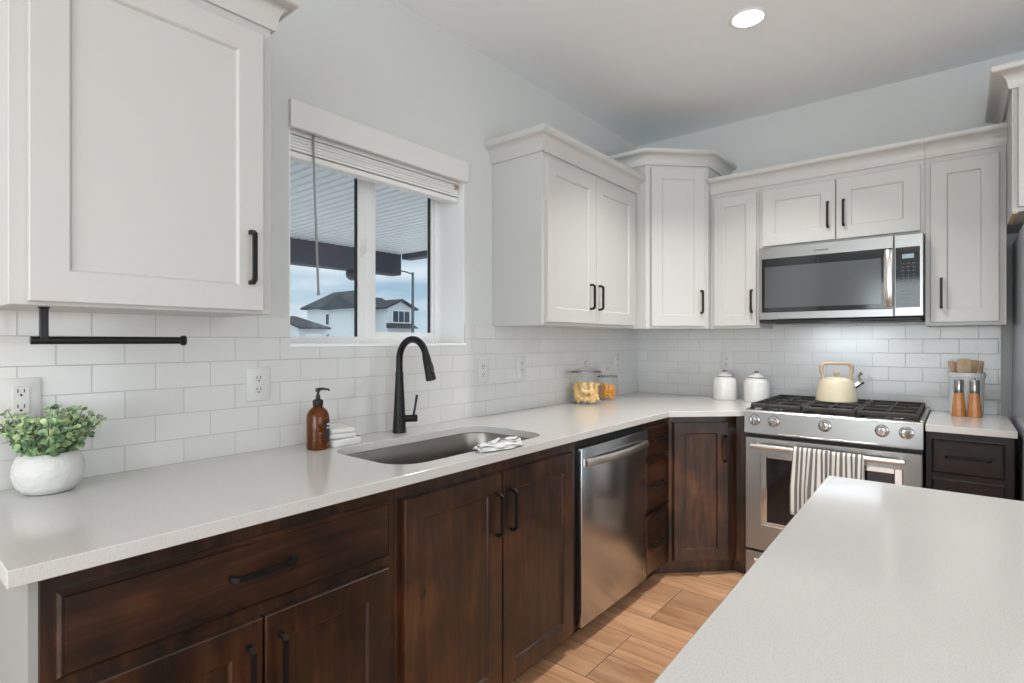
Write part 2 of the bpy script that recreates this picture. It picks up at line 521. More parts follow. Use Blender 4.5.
class MB:
    def __init__(s):
        s.bm = bmesh.new()
        s.uv = None
    def merge(s, t, mat=None):
        if mat is not None:
            bmesh.ops.transform(t, matrix=mat, verts=t.verts)
        me = bpy.data.meshes.new('tmp')
        t.to_mesh(me)
        t.free()
        s.bm.from_mesh(me)
        bpy.data.meshes.remove(me)
        return s
    def box(s, x0, x1, y0, y1, z0, z1, bev=0.0, seg=1, mat=None):
        t = bmesh.new()
        bmesh.ops.create_cube(t, size=1)
        for v in t.verts:
            v.co = Vector((x0 + (v.co.x + .5) * (x1 - x0), y0 + (v.co.y + .5) * (y1 - y0), z0 + (v.co.z + .5) * (z1 - z0)))
        if bev > 0:
            bmesh.ops.bevel(t, geom=list(t.edges), offset=bev, segments=seg, affect='EDGES', profile=0.5)
        return s.merge(t, mat)
    def prism(s, pts, z0, z1, bev=0.0, mat=None):
        t = bmesh.new()
        lo = [t.verts.new((p[0], p[1], z0)) for p in pts]
        hi = [t.verts.new((p[0], p[1], z1)) for p in pts]
        n = len(pts)
        t.faces.new(lo[::-1])
        t.faces.new(hi)
        for i in range(n):
            t.faces.new((lo[i], lo[(i + 1) % n], hi[(i + 1) % n], hi[i]))
        bmesh.ops.recalc_face_normals(t, faces=t.faces)
        if bev > 0:
            bmesh.ops.bevel(t, geom=list(t.edges), offset=bev, segments=2, affect='EDGES', profile=0.5)
        return s.merge(t, mat)
    def extr(s, pts, d, bev=0.0):
        """planar polygon of 3D points pushed along vector d"""
        t = bmesh.new()
        d = Vector(d)
        lo = [t.verts.new(p) for p in pts]
        hi = [t.verts.new(Vector(p) + d) for p in pts]
        n = len(pts)
        t.faces.new(lo[::-1])
        t.faces.new(hi)
        for i in range(n):
            t.faces.new((lo[i], lo[(i + 1) % n], hi[(i + 1) % n], hi[i]))
        bmesh.ops.recalc_face_normals(t, faces=t.faces)
        if bev > 0:
            bmesh.ops.bevel(t, geom=list(t.edges), offset=bev, segments=1, affect='EDGES', profile=0.5)
        return s.merge(t)
    def lathe(s, prof, c=(0, 0, 0), n=32, mat=None, cap=True):
        t = bmesh.new()
        rings = []
        for r, z in prof:
            if r < 1e-6:
                rings.append([t.verts.new((c[0], c[1], c[2] + z))])
            else:
                rings.append([t.verts.new((c[0] + r * math.cos(2 * math.pi * k / n), c[1] + r * math.sin(2 * math.pi * k / n), c[2] + z)) for k in range(n)])
        for a, b in zip(rings, rings[1:]):
            for k in range(n):
                k2 = (k + 1) % n
                if len(a) == 1 and len(b) == 1: continue
                if len(a) == 1: t.faces.new((a[0], b[k2], b[k]))
                elif len(b) == 1: t.faces.new((a[k], a[k2], b[0]))
                else: t.faces.new((a[k], a[k2], b[k2], b[k]))
        if cap:
            if len(rings[0]) > 1: t.faces.new(rings[0][::-1])
            if len(rings[-1]) > 1: t.faces.new(rings[-1])
        bmesh.ops.recalc_face_normals(t, faces=t.faces)
        return s.merge(t, mat)
    def tube(s, path, r, n=12, cap=True, squash=None):
        P = [Vector(p) for p in path]
        R = r if isinstance(r, (list, tuple)) else [r] * len(P)
        t = bmesh.new()
        rings = []
        T0 = (P[1] - P[0]).normalized()
        up = Vector((0, 0, 1)) if abs(T0.z) < 0.9 else Vector((1, 0, 0))
        N = (up - T0 * up.dot(T0)).normalized()
        for i, p in enumerate(P):
            if i == 0: T = (P[1] - P[0])
            elif i == len(P) - 1: T = (P[-1] - P[-2])
            else: T = (P[i + 1] - P[i]).normalized() + (P[i] - P[i - 1]).normalized()
            T.normalize()
            N = (N - T * N.dot(T)).normalized()
            B = T.cross(N)
            sq = squash or 1.0
            rings.append([t.verts.new(p + (N * math.cos(2 * math.pi * k / n) * R[i] + B * math.sin(2 * math.pi * k / n) * R[i] * sq)) for k in range(n)])
        for a, b in zip(rings, rings[1:]):
            for k in range(n):
                t.faces.new((a[k], a[(k + 1) % n], b[(k + 1) % n], b[k]))
        if cap:
            t.faces.new(rings[0][::-1])
            t.faces.new(rings[-1])
        bmesh.ops.recalc_face_normals(t, faces=t.faces)
        return s.merge(t)
    def sweep(s, prof, path):
        """profile [(out, z)] swept on an open plan path [(x, y)], out = to the right of travel"""
        t = bmesh.new()
        P = [Vector((p[0], p[1])) for p in path]
        def nrm(a, b):
            d = (b - a).normalized()
            return Vector((d.y, -d.x))
        rings = []
        for i, p in enumerate(P):
            if i == 0: m_ = nrm(P[0], P[1])
            elif i == len(P) - 1: m_ = nrm(P[-2], P[-1])
            else:
                a, b = nrm(P[i - 1], P[i]), nrm(P[i], P[i + 1])
                m_ = (a + b).normalized()
                m_ = m_ / max(0.2, m_.dot(a))
            rings.append([t.verts.new((p.x + m_.x * o, p.y + m_.y * o, z)) for o, z in prof])
        n = len(prof)
        for a, b in zip(rings, rings[1:]):
            for k in range(n):
                t.faces.new((a[k], a[(k + 1) % n], b[(k + 1) % n], b[k]))
        t.faces.new(rings[0][::-1])
        t.faces.new(rings[-1])
        bmesh.ops.recalc_face_normals(t, faces=t.faces)
        return s.merge(t)
    def plate(s, x0, x1, z0, z1, hx0, hx1, hz0, hz1, yf, yb, ch=.003):
        """flat plate facing -Y with a rectangular opening"""
        t = bmesh.new()
        def rg(a, b, c, d, y): return [t.verts.new(p) for p in ((a, y, c), (b, y, c), (b, y, d), (a, y, d))]
        R = [rg(hx0, hx1, hz0, hz1, yb), rg(x0, x1, z0, z1, yb), rg(x0, x1, z0, z1, yf + ch), rg(x0 + ch, x1 - ch, z0 + ch, z1 - ch, yf), rg(hx0 - ch, hx1 + ch, hz0 - ch, hz1 + ch, yf), rg(hx0, hx1, hz0, hz1, yf + ch)]
        R.append(R[0])
        for a, b in zip(R, R[1:]):
            for k in range(4): t.faces.new((a[k], a[(k + 1) % 4], b[(k + 1) % 4], b[k]))
        bmesh.ops.recalc_face_normals(t, faces=t.faces)
        return s.merge(t)
    def build(s, name, mat, parent=None, local=False, smooth=True, angle=35, label=None):
        if parent is not None and not local:
            o0 = ORI[parent.name]
            bmesh.ops.translate(s.bm, vec=-o0, verts=s.bm.verts)
        me = bpy.data.meshes.new(name)
        if smooth:
            for f in s.bm.faces: f.smooth = True
            ca = math.radians(angle)
            for e in s.bm.edges:
                if len(e.link_faces) == 2:
                    e.smooth = e.calc_face_angle(0) < ca
        s.bm.to_mesh(me)
        s.bm.free()
        me.materials.append(M[mat] if isinstance(mat, str) else mat)
        o = bpy.data.objects.new(name, me)
        COL.objects.link(o)
        if parent is not None:
            o.parent = parent
            ORI[o.name] = ORI[parent.name]
        else:
            ORI[o.name] = Vector((0, 0, 0))
        if label: o['label'] = label
        return o

def dup(root, loc, label, rotz=None):
    def cp(o, par):
        c = o.copy()
        COL.objects.link(c)
        if par is not None: c.parent = par
        for ch in [x for x in bpy.data.objects if x.parent == o]:
            cp(ch, c)
        return c
    r = cp(root, None)
    r.location = loc
    if rotz is not None: r.rotation_euler = (0, 0, rotz)
    r['label'] = label
    return r

def structure(o, label=None):
    o['kind'] = 'structure'
    if label: o['label'] = label
    return o

# ------------------------------------------------------------------ room shell
H = 2.743
RX, RY = 5.5, -7.5
WY0, WY1, WZ0, WZ1 = -2.731, -1.837, 1.278, 2.10     # window opening
mb = MB()
mb.box(-0.02, RX, RY, 0, -0.08, 0)
structure(mb.build('floor', 'floor', smooth=False))
mb = MB()
mb.box(-0.24, RX + .2, RY - .2, 0.2, H, H + 0.1)
structure(mb.build('ceiling', 'ceiling', smooth=False))
mb = MB()
mb.box(-0.24, 0, RY - .2, WY0, -0.08, H)
mb.box(-0.24, 0, WY1, 0.2, -0.08, H)
mb.box(-0.24, 0, WY0, WY1, -0.08, WZ0)
mb.box(-0.24, 0, WY0, WY1, WZ1, H)
structure(mb.build('wall_window', 'wall', smooth=False))
mb = MB()
mb.box(0, RX + .2, 0, 0.2, -0.08, H)
structure(mb.build('wall_back', 'wall', smooth=False))
mb = MB()       # far right wall with its wide window opening
mb.box(RX, RX + .2, RY - .2, -5.4, -0.08, H)
mb.box(RX, RX + .2, -1.8, 0, -0.08, H)
mb.box(RX, RX + .2, -5.4, -1.8, -0.08, 0.2)
mb.box(RX, RX + .2, -5.4, -1.8, 2.5, H)
structure(mb.build('wall_right', 'wall', smooth=False))
mb = MB()       # wall behind the camera with its wide window opening
mb.box(0, 0.6, RY - .2, RY, -0.08, H)
mb.box(4.2, RX, RY - .2, RY, -0.08, H)
mb.box(0.6, 4.2, RY - .2, RY, -0.08, 0.2)
mb.box(0.6, 4.2, RY - .2, RY, 2.5, H)
structure(mb.build('wall_front', 'wall', smooth=False))

def big_window(name, axis, a0, a1, c0, c1):
    root = bpy.data.objects.new(name, None)
    COL.objects.link(root)
    ORI[root.name] = Vector((0, 0, 0))
    f, g = MB(), MB()
    k = 3
    for i in range(k + 1):
        a = a0 + (a1 - a0) * i / k
        lo, hi = max(a0, a - .04), min(a1, a + .04)
        if axis == 'x': f.box(c0, c1, lo, hi, 0.2, 2.5)
        else: f.box(lo, hi, c0, c1, 0.2, 2.5)
    for z0, z1 in ((0.2, 0.28), (2.42, 2.5)):
        if axis == 'x': f.box(c0, c1, a0, a1, z0, z1)
        else: f.box(a0, a1, c0, c1, z0, z1)
    f.build('window_frame', 'vinyl', root, smooth=False)
    cm = (c0 + c1) / 2
    if axis == 'x': g.box(cm - .003, cm + .003, a0 + .04, a1 - .04, .28, 2.42)
    else: g.box(a0 + .04, a1 - .04, cm - .003, cm + .003, .28, 2.42)
    g.build('pane', 'pane', root, smooth=False)
    structure(root)
big_window('window_2', 'x', -5.4, -1.8, RX + .08, RX + .15)
big_window('window_3', 'y', 0.6, 4.2, RY - .15, RY - .08)

# tiled backsplash
mb = MB()
TT, TZ = 0.009, 1.372
mb.box(0, TT, -3.572, WY0 - .0005, 0.9145, TZ)
mb.box(0, TT, WY0 - .0005, WY1 + .0005, 0.9145, WZ0 - .006)
mb.box(0, TT, WY1 + .0005, 0, 0.9145, TZ)
structure(mb.build('trim_1', 'tile_w', smooth=False), 'white subway tile backsplash on the window wall')
mb = MB()
mb.box(TT, 2.024, -TT, 0, 0.9145, 1.40)
structure(mb.build('trim_2', 'tile_b', smooth=False), 'white subway tile backsplash on the range wall')

# ------------------------------------------------------------------ kitchen window
win = bpy.data.objects.new('window_1', None)
COL.objects.link(win)
ORI[win.name] = Vector((0, 0, 0))
structure(win, 'white vinyl sliding window over the sink')
FX0, FX1 = -0.235, -0.172
def frame_rect(mb, x0, x1, y0, y1, z0, z1, wl, wr, wb_, wt, bev=.003):
    mb.box(x0, x1, y0, y0 + wl, z0, z1, bev)
    mb.box(x0, x1, y1 - wr, y1, z0, z1, bev)
    mb.box(x0, x1, y0 + wl, y1 - wr, z0, z0 + wb_, bev)
    mb.box(x0, x1, y0 + wl, y1 - wr, z1 - wt, z1, bev)
mb = MB()
frame_rect(mb, FX0, FX1, WY0, WY1, WZ0, WZ1, .03, .03, .022, .03)
mb.box(FX0, FX1 - .005, -2.275, -2.240, WZ0 + .02, WZ1 - .03, .003)
mb.build('window_frame', 'vinyl', win, smooth=False)
mb = MB()      # sliding sash, left
frame_rect(mb, -0.205, -0.178, WY0 + .028, -2.272, WZ0 + .018, WZ1 - .028, .03, .045, .012, .03)
sash = mb.build('sash', 'vinyl', win, smooth=False)
mb = MB()
mb.box(-.1925, -.1885, WY0 + .058, -2.317, WZ0 + .03, WZ1 - .058)
mb.build('pane', 'pane', sash, smooth=False)
mb = MB()
mb.box(-.196, -.184, -2.3245, -2.3165, WZ0 + .03, WZ1 - .058)
mb.build('spacer_seal', 'blackplastic', sash, smooth=False)
mb = MB()      # fixed light, right, with a wider sill rail
frame_rect(mb, -0.222, -0.186, -2.245, WY1 - .028, WZ0 + .018, WZ1 - .028, .028, .012, .035, .03)
fx = mb.build('fixed_sash', 'vinyl', win, smooth=False)
mb = MB()
mb.box(-.206, -.202, -2.218, WY1 - .04, WZ0 + .05, WZ1 - .058)
mb.build('pane', 'pane', fx, smooth=False)
mb = MB()
mb.box(-.210, -.198, -1.8845, -1.8765, WZ0 + .052, WZ1 - .058)
mb.build('spacer_seal', 'blackplastic', fx, smooth=False)
mb = MB()      # cam latch
mb.box(-.178, -.168, -2.304, -2.284, 1.66, 1.70, .003)
mb.tube([(-.168, -2.294, 1.672), (-.150, -2.294, 1.69), (-.146, -2.290, 1.735)], [.006, .006, .004], 8)
mb.build('latch', 'vinyl', win)
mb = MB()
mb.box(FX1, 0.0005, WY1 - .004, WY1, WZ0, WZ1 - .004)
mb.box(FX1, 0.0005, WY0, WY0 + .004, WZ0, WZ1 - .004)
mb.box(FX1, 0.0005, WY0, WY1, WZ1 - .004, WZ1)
mb.build('jamb_liner', 'vinyl', win, smooth=False)  # drywall jamb skinned in brighter white to imitate daylight falling on it
mb = MB()
mb.box(FX1, 0.0085, WY0, WY1, WZ0 - .006, WZ0 + .0022, .001)
mb.box(0.008, 0.0125, WY0, WY1 + .004, WZ0 - .010, WZ0 + .0024, .001)
mb.build('window_sill', 'vinyl', win, smooth=False)

# raised blind
bl = thing('window_blind', (0, -2.284, 2.0), 'white faux wood blind pulled up to the top of the sink window', 'blind')
mb = MB()
prof = [(0.0, 2.058), (0.016, 2.058), (0.018, 2.061), (0.018, 2.154), (0.016, 2.157), (0.0, 2.157)]
mb.sweep([(p[0], p[1]) for p in prof], [(0.0, WY0 - .002), (0.0, WY1 + .012)])
mb.build('valance', plain('valance_white', (0.72, 0.715, 0.70), 0.5), bl, smooth=False)
mb = MB()
mb.box(-.085, -.032, WY0 + .006, WY1 - .006, 2.052, 2.095, .002)
mb.build('headrail', 'blind', bl, smooth=False)
mb = MB()
for k in range(5):
    z = 2.048 - k * 0.0112
    mb.box(-.084 + .001 * (k % 2), -.034 + .001 * (k % 2), WY0 + .008, WY1 - .008, z - .0098, z, .0015)
mb.build('slat_stack', 'blind', bl, smooth=False)
mb = MB()
mb.box(-.085, -.033, WY0 + .008, WY1 - .008, 1.966, 1.988, .004)
mb.build('bottom_rail', 'blind', bl, smooth=False)
mb = MB()
mb.tube([(-.024, -2.622, 2.078), (-.022, -2.619, 1.9), (-.015, -2.606, 1.472)], [.004, .004, .0046], 8)
mb.tube([(-.015, -2.606, 1.472), (-.0149, -2.6058, 1.462)], [.006, .006], 8)
mb.tube([(-.034, -2.622, 2.082), (-.024, -2.622, 2.084), (-.024, -2.622, 2.074)], .0025, 6)
mb.build('wand', plain('clear_grey_wand', (0.30, 0.31, 0.33), 0.25), bl)
mb = MB()
mb.box(-.033, -.026, -1.872, -1.852, 2.025, 2.045, .002)
mb.tube([(-.026, -1.862, 2.035), (-.016, -1.862, 2.033)], .005, 8)
mb.build('cord_cleat', plain('brass_cleat', (0.5, 0.36, 0.22), 0.3, metal=0.8), bl, label='small brass coloured fitting')

# ------------------------------------------------------------------ outside
mb = MB()
mb.box(-90, -0.24, -40, 80, -0.55, -0.45)
structure(mb.build('ground_lawn', 'lawn', smooth=False))
mb = MB()
mb.box(-4.2, -0.24, -7, 1.2, -0.45, -0.15)
structure(mb.build('patio_slab', 'concrete', smooth=False))
pc = thing('patio_cover', (-1.9, -2.5, 2.37), 'covered patio roof with ribbed pale soffit and dark beams outside the window', 'patio roof')
mb = MB()
pts = []
y = -7.0
sof = 2.372
bm = mb.bm
prev = None
ny = int((0.72 + 7.0) / 0.085)
for i in range(ny):
    ya = -7.0 + i * 0.085
    row = [(ya, sof), (ya + 0.055, sof), (ya + 0.060, sof + 0.022), (ya + 0.080, sof + 0.022)]
    for (yy, zz) in row:
        a = bm.verts.new((-3.6, yy, zz))
        b = bm.verts.new((-0.24, yy, zz))
        if prev: bm.faces.new((prev[0], a, b, prev[1]))
        prev = (a, b)
mb.box(-4.0, -0.24, -7.0, 0.74, sof + 0.024, sof + 0.15)
mb.build('ribbed_soffit', 'soffit', pc, smooth=False)
mb = MB()
mb.box(-3.72, -3.54, -7.0, 0.66, 2.115, 2.40, .01)
mb.build('front_beam', 'beam', pc, smooth=False)
mb = MB()
mb.box(-3.54, -0.24, 0.66, 0.80, 2.315, 2.40, .005)
mb.build('side_trim', 'beam', pc, smooth=False)
mb = MB()
mb.box(-3.74, -3.5, -6.9, -6.7, -0.15, 2.115)
mb.build('post', 'beam', pc, smooth=False)
fl = thing('flood_light', (-3.63, 0.0, 2.115), 'dark round flood light fixed under the patio beam', 'flood light')
mb = MB()
mb.lathe([(0.0, -.01), (.05, -.008), (.05, 0)], (-3.63, 0.0, 2.115), 20)
mb.build('base', 'lampgrey', fl)
mb = MB()
mt = Matrix.Translation((-3.60, -0.03, 2.055)) @ Matrix.Rotation(math.radians(55), 4, 'Y')
mb.lathe([(0, -.03), (.055, -.028), (.075, .01), (.07, .02), (0, .024)], (0, 0, 0), 20, mt)
mb.tube([(-3.63, 0, 2.108), (-3.62, -.01, 2.075)], .012, 8)
mb.build('lamp_head', 'lampgrey', fl)

def house_windows(root, X, ys, z0, z1):
    for (ya, yb) in ys:
        f = MB()
        f.box(X - .02, X + .06, ya - .08, yb + .08, z0 - .08, z1 + .08)
        fo = f.build('window', 'trimwhite', root, smooth=False)
        g = MB()
        g.box(X + .05, X + .08, ya, yb, z0, z1)
        g.build('pane', 'glassdark', fo, smooth=False)
ha = thing('house', (-42, 28, -.45), 'large white house with dark hip roof beyond the left window pane', 'house', )
mb = MB()
mb.box(-46.2, -39.2, 24.0, 28.2, -.45, 4.4)
mb.build('wall', 'siding', ha, smooth=False)
mb = MB()
ev, rz = 4.3, 6.05
b_ = mb.bm
c4 = [b_.verts.new(p) for p in ((-46.6, 23.5, ev), (-38.7, 23.5, ev), (-38.7, 28.7, ev), (-46.6, 28.7, ev))]
e4 = [b_.verts.new((p.co.x, p.co.y, ev + .18)) for p in c4]
r2 = [b_.verts.new((-45.0, 26.1, rz)), b_.verts.new((-41.0, 26.1, rz))]
b_.faces.new(c4[::-1])
for i in range(4): b_.faces.new((c4[i], c4[(i + 1) % 4], e4[(i + 1) % 4], e4[i]))
b_.faces.new((e4[0], e4[1], r2[1], r2[0]))
b_.faces.new((e4[1], e4[2], r2[1]))
b_.faces.new((e4[2], e4[3], r2[0], r2[1]))
b_.faces.new((e4[3], e4[0], r2[0]))
mb.build('roof', 'shingle', ha, smooth=False)
for xa in (-42.9, -41.6):
    f = MB(); f.box(xa - .08, xa + .73, 23.94, 24.02, 2.75, 3.85)
    fo = f.build('window', 'trimwhite', ha, smooth=False)
    g = MB(); g.box(xa, xa + .65, 23.92, 23.96, 2.83, 3.77)
    g.build('pane', 'glassdark', fo, smooth=False)
mb = MB(); mb.box(-42.5, -37.0, 22.6, 23.98, -.45, 1.75)
mb.build('stone_bay', 'stone', ha, smooth=False)
mb = MB(); mb.extr([(-40.3, 22.3, 1.76), (-36.8, 22.3, 1.76), (-36.8, 22.3, 2.9)], (0, 1.66, 0))
mb.build('porch_roof', 'shingle', ha, smooth=False)

ga = thing('garage', (-28.5, 12.8, -.45), 'small white garage with dark gable roof low in the left pane', 'garage')
mb = MB()
mb.box(-31.0, -26.3, 12.0, 13.7, -.45, 2.05)
mb.extr([(-31.0, 12.0, 2.05), (-26.3, 12.0, 2.05), (-28.65, 12.0, 2.75)], (0, 1.7, 0))
mb.build('wall', 'siding', ga, smooth=False)
mb = MB()
b_ = mb.bm
q = [b_.verts.new(p) for p in ((-31.4, 11.8, 1.98), (-25.9, 11.8, 1.98), (-25.9, 13.75, 1.98), (-31.4, 13.75, 1.98))]
q2 = [b_.verts.new((p.co.x, p.co.y, 2.08)) for p in q]
k2 = [b_.verts.new((-28.65, 11.8, 2.80)), b_.verts.new((-28.65, 13.1, 2.80)), b_.verts.new((-28.65, 11.8, 2.72))]
b_.faces.new((q2[1], q2[2], k2[1], k2[0]))
b_.faces.new((q2[3], q2[0], k2[0], k2[1]))
b_.faces.new((q2[2], q2[3], k2[1]))
for i in (1, 2, 3): b_.faces.new((q[i], q[(i + 1) % 4], q2[(i + 1) % 4], q2[i]))
b_.faces.new((q[0], q2[0], k2[0], k2[2]))
b_.faces.new((q[1], k2[2], k2[0], q2[1]))
b_.faces.new((q[1], q[2], q[3], q[0], k2[2]))
bmesh.ops.recalc_face_normals(b_, faces=b_.faces)
mb.build('roof', 'shingle', ga, smooth=False)
mb = MB(); mb.box(-26.31, -26.24, 12.35, 13.4, -.45, 1.75)
mb.build('garage_door', 'trimwhite', ga, smooth=False)

hb = thing('house', (-34, 21, -.45), 'pale house with gabled bay window beyond the right window pane', 'house')
mb = MB()
mb.box(-35.5, -31.5, 19.6, 22.6, -.45, 4.0)
mb.box(-31.5, -30.0, 20.9, 23.2, -.45, 3.75)
mb.extr([(-30.0, 20.9, 3.75), (-30.0, 23.2, 3.75), (-30.0, 22.05, 4.25)], (-1.5, 0, 0))
mb.build('wall', 'siding', hb, smooth=False)
mb = MB()
mb.extr([(-31.0, 19.1, 3.72), (-36.0, 19.1, 3.72), (-33.5, 19.1, 4.75)], (0, 3.9, 0))
for sy in (-1, 1):
    y1 = 22.05 + sy * 1.5
    mb.extr([(-29.7, 22.05, 4.28), (-29.7, y1, 3.62), (-29.7, y1, 3.74), (-29.7, 22.05, 4.42)], (-2.2, 0, 0))
mb.extr([(-30.0, 20.8, 2.25), (-29.3, 20.8, 2.25), (-30.0, 20.8, 2.62)], (0, 2.45, 0))
mb.build('roof', 'shingle', hb, smooth=False)
mb = MB()
mb.box(-30.0, -29.9, 21.2, 22.95, 2.62, 3.62)
fo = mb.build('window', 'trimwhite', hb, smooth=False)
g = MB()
for k in range(3): g.box(-29.91, -29.87, 21.33 + k * .53, 21.76 + k * .53, 2.72, 3.5)
g.build('pane', 'glassdark', fo, smooth=False)
sl = thing('street_lamp', (-29.0, 22.4, -.45), 'tall grey street lamp with one arm seen in the right window pane', 'street lamp')
mb = MB(); mb.tube([(-29, 22.4, -.45), (-29, 22.4, 6.33)], [.12, .09], 10)
mb.build('post', 'lampgrey', sl)
mb = MB(); mb.tube([(-29, 22.4, 6.2), (-29.3, 21.9, 6.38), (-29.6, 21.3, 6.42)], .05, 8)
mb.build('arm', 'lampgrey', sl)
mb = MB(); mb.box(-29.95, -29.5, 20.75, 21.35, 6.36, 6.46, .03)
mb.build('lamp_head', 'lampgrey', sl)

# ------------------------------------------------------------------ doors, drawers, handles
def V(*a): return Vector(a)

def shaker(P, u, n, w, h, t=0.02, rail=0.068, dep=0.008, ch=0.0022):
    """framed door: P = lower left back corner, u along, n outwards, z up"""
    mb = MB(); bm = mb.bm
    u, n, z = V(*u).normalized(), V(*n).normalized(), V(0, 0, 1)
    P = V(*P)
    def q(a, b, c): return bm.verts.new(P + u * a + z * b + n * c)
    def ring(i, c): return [q(i, i, c), q(w - i, i, c), q(w - i, h - i, c), q(i, h - i, c)]
    R = [ring(0, 0), ring(0, t - ch), ring(ch, t), ring(rail, t), ring(rail + .003, t - .003), ring(rail + .006, t - dep)]
    bm.faces.new(R[0][::-1])
    for a, b in zip(R, R[1:]):
        for k in range(4): bm.faces.new((a[k], a[(k + 1) % 4], b[(k + 1) % 4], b[k]))
    bm.faces.new(R[-1])
    bmesh.ops.recalc_face_normals(bm, faces=bm.faces)
    return mb

def slab(P, u, n, w, h, t=0.02):
    """drawer front with a stepped edge"""
    mb = MB(); bm = mb.bm
    u, n, z = V(*u).normalized(), V(*n).normalized(), V(0, 0, 1)
    P = V(*P)
    def ring(i, c): return [bm.verts.new(P + u * a + z * b + n * c) for a, b in ((i, i), (w - i, i), (w - i, h - i), (i, h - i))]
    R = [ring(0, 0), ring(0, t - .0075), ring(.0055, t - .002), ring(.006, t - .0035), ring(.0085, t - .0035), ring(.010, t)]
    bm.faces.new(R[0][::-1])
    for a, b in zip(R, R[1:]):
        for k in range(4): bm.faces.new((a[k], a[(k + 1) % 4], b[(k + 1) % 4], b[k]))
    bm.faces.new(R[-1])
    bmesh.ops.recalc_face_normals(bm, faces=bm.faces)
    return mb

def pull(C, d, n, L, parent, out=0.032, w=0.011):
    """black square bar pull centred at C on the face"""
    C, d, n = V(*C), V(*d).normalized(), V(*n).normalized()
    s_ = d.cross(n)
    M4 = Matrix(((d.x, s_.x, n.x, C.x), (d.y, s_.y, n.y, C.y), (d.z, s_.z, n.z, C.z), (0, 0, 0, 1)))
    mb = MB()
    hw = w / 2
    pr_ = [(-L / 2, 0), (-L / 2, out * .55), (-L / 2 + .010, out), (L / 2 - .010, out), (L / 2, out * .55), (L / 2, 0),
           (L / 2 - w, 0), (L / 2 - w, out * .5), (L / 2 - w - .006, out - .009), (-L / 2 + w + .006, out - .009), (-L / 2 + w, out * .5), (-L / 2 + w, 0)]
    t = bmesh.new()
    fr = [t.verts.new((a, -hw, c)) for a, c in pr_]
    bk = [t.verts.new((a, hw, c)) for a, c in pr_]
    k = len(pr_)
    for i in range(k):
        j = (i + 1) % k
        t.faces.new((fr[i], fr[j], bk[j], bk[i]))
    # two C shaped caps, cut in convex pieces
    for vs in (fr, bk):
        for quad in ((0, 1, 10, 11), (1, 2, 9, 10), (2, 3, 8, 9), (3, 4, 7, 8), (4, 5, 6, 7)):
            t.faces.new([vs[i] for i in quad])
    bmesh.ops.recalc_face_normals(t, faces=t.faces)
    mb.merge(t, M4)
    # bow-tie feet
    mb.build('handle', 'black', parent, smooth=False)

def crown(parent, path, z, mat='white', h=0.10, out=0.062):
    p = [(0, 0), (.010, 0), (.012, .012 * h / .1)]
    for k in range(7):
        a = math.pi / 2 * k / 6
        p.append((.014 + (out - .022) * (1 - math.cos(a)), h * (.16 + .56 * math.sin(a))))
    p += [(out - .004, h * .76), (out, h * .80), (out, h), (0, h)]
    mb = MB()
    mb.sweep([(o, z + zz) for o, zz in p], path)
    mb.build('crown_moulding', mat, parent, angle=50)

# ---- upper cabinets --------------------------------------------------------
UZ, UT = 1.366, 2.275          # box bottom, box top
DZ, DH = 1.382, 0.788
UD = 0.318

c = thing('wall_cabinet', (0.16, -3.25, UZ), 'white single door wall cabinet left of the window, nearest the camera', 'cabinet')
mb = MB(); mb.box(0.0, UD, -3.522, -2.958, UZ, UT, .0015)
mb.box(0.0, .02, -3.522, -2.958, UT, UT + .02)
mb.build('cabinet_box', 'white', c, smooth=False)
d = shaker((UD, -3.492, DZ - .008), (0, 1, 0), (1, 0, 0), 0.504, 0.783).build('door', 'white', c, smooth=False)
pull((UD + .02, -3.026, 1.520), (0, 0, 1), (1, 0, 0), .150, d)
crown(c, [(0.0, -3.522), (UD, -3.522), (UD, -2.958), (0.0, -2.958)], 2.187)

c = thing('wall_cabinet', (0.16, -1.14, UZ), 'white two door wall cabinet between the window and the corner', 'cabinet')
mb = MB(); mb.box(0.0, UD, -1.632, -.646, UZ, UT, .0015)
mb.build('cabinet_box', 'white', c, smooth=False)
d = shaker((UD, -1.608, DZ), (0, 1, 0), (1, 0, 0), 0.448, DH).build('door', 'white', c, smooth=False)
pull((UD + .02, -1.222, 1.525), (0, 0, 1), (1, 0, 0), .138, d)
d = shaker((UD, -1.155, DZ), (0, 1, 0), (1, 0, 0), 0.448, DH).build('door', 'white', c, smooth=False)
pull((UD + .02, -1.133, 1.525), (0, 0, 1), (1, 0, 0), .138, d)
crown(c, [(0.0, -1.632), (UD, -1.632), (UD, -.648)], 2.197)

c = thing('corner_wall_cabinet', (0.3, -.3, UZ), 'tall white diagonal corner wall cabinet reaching above its neighbours', 'cabinet')
mb = MB(); mb.prism([(0, 0), (0, -.645), (.38, -.645), (.66, -.362), (.66, 0)], UZ, 2.42, .0015)
mb.build('cabinet_box', 'white', c, smooth=False)
nd = V(1, -1, 0).normalized(); ud = V(1, 1, 0).normalized()
P0 = V(.38, -.645, 0) + ud * .030
d = shaker((P0.x, P0.y, DZ), ud, nd, 0.338, .965, rail=.066).build('door', 'white', c, smooth=False)
Ph = P0 + ud * (.338 - .026) + nd * .02
pull((Ph.x, Ph.y, 1.530), (0, 0, 1), nd, .145, d)
crown(c, [(0.0, -.645), (.38, -.645), (.66, -.362), (.66, 0.0)], 2.365, h=.085)

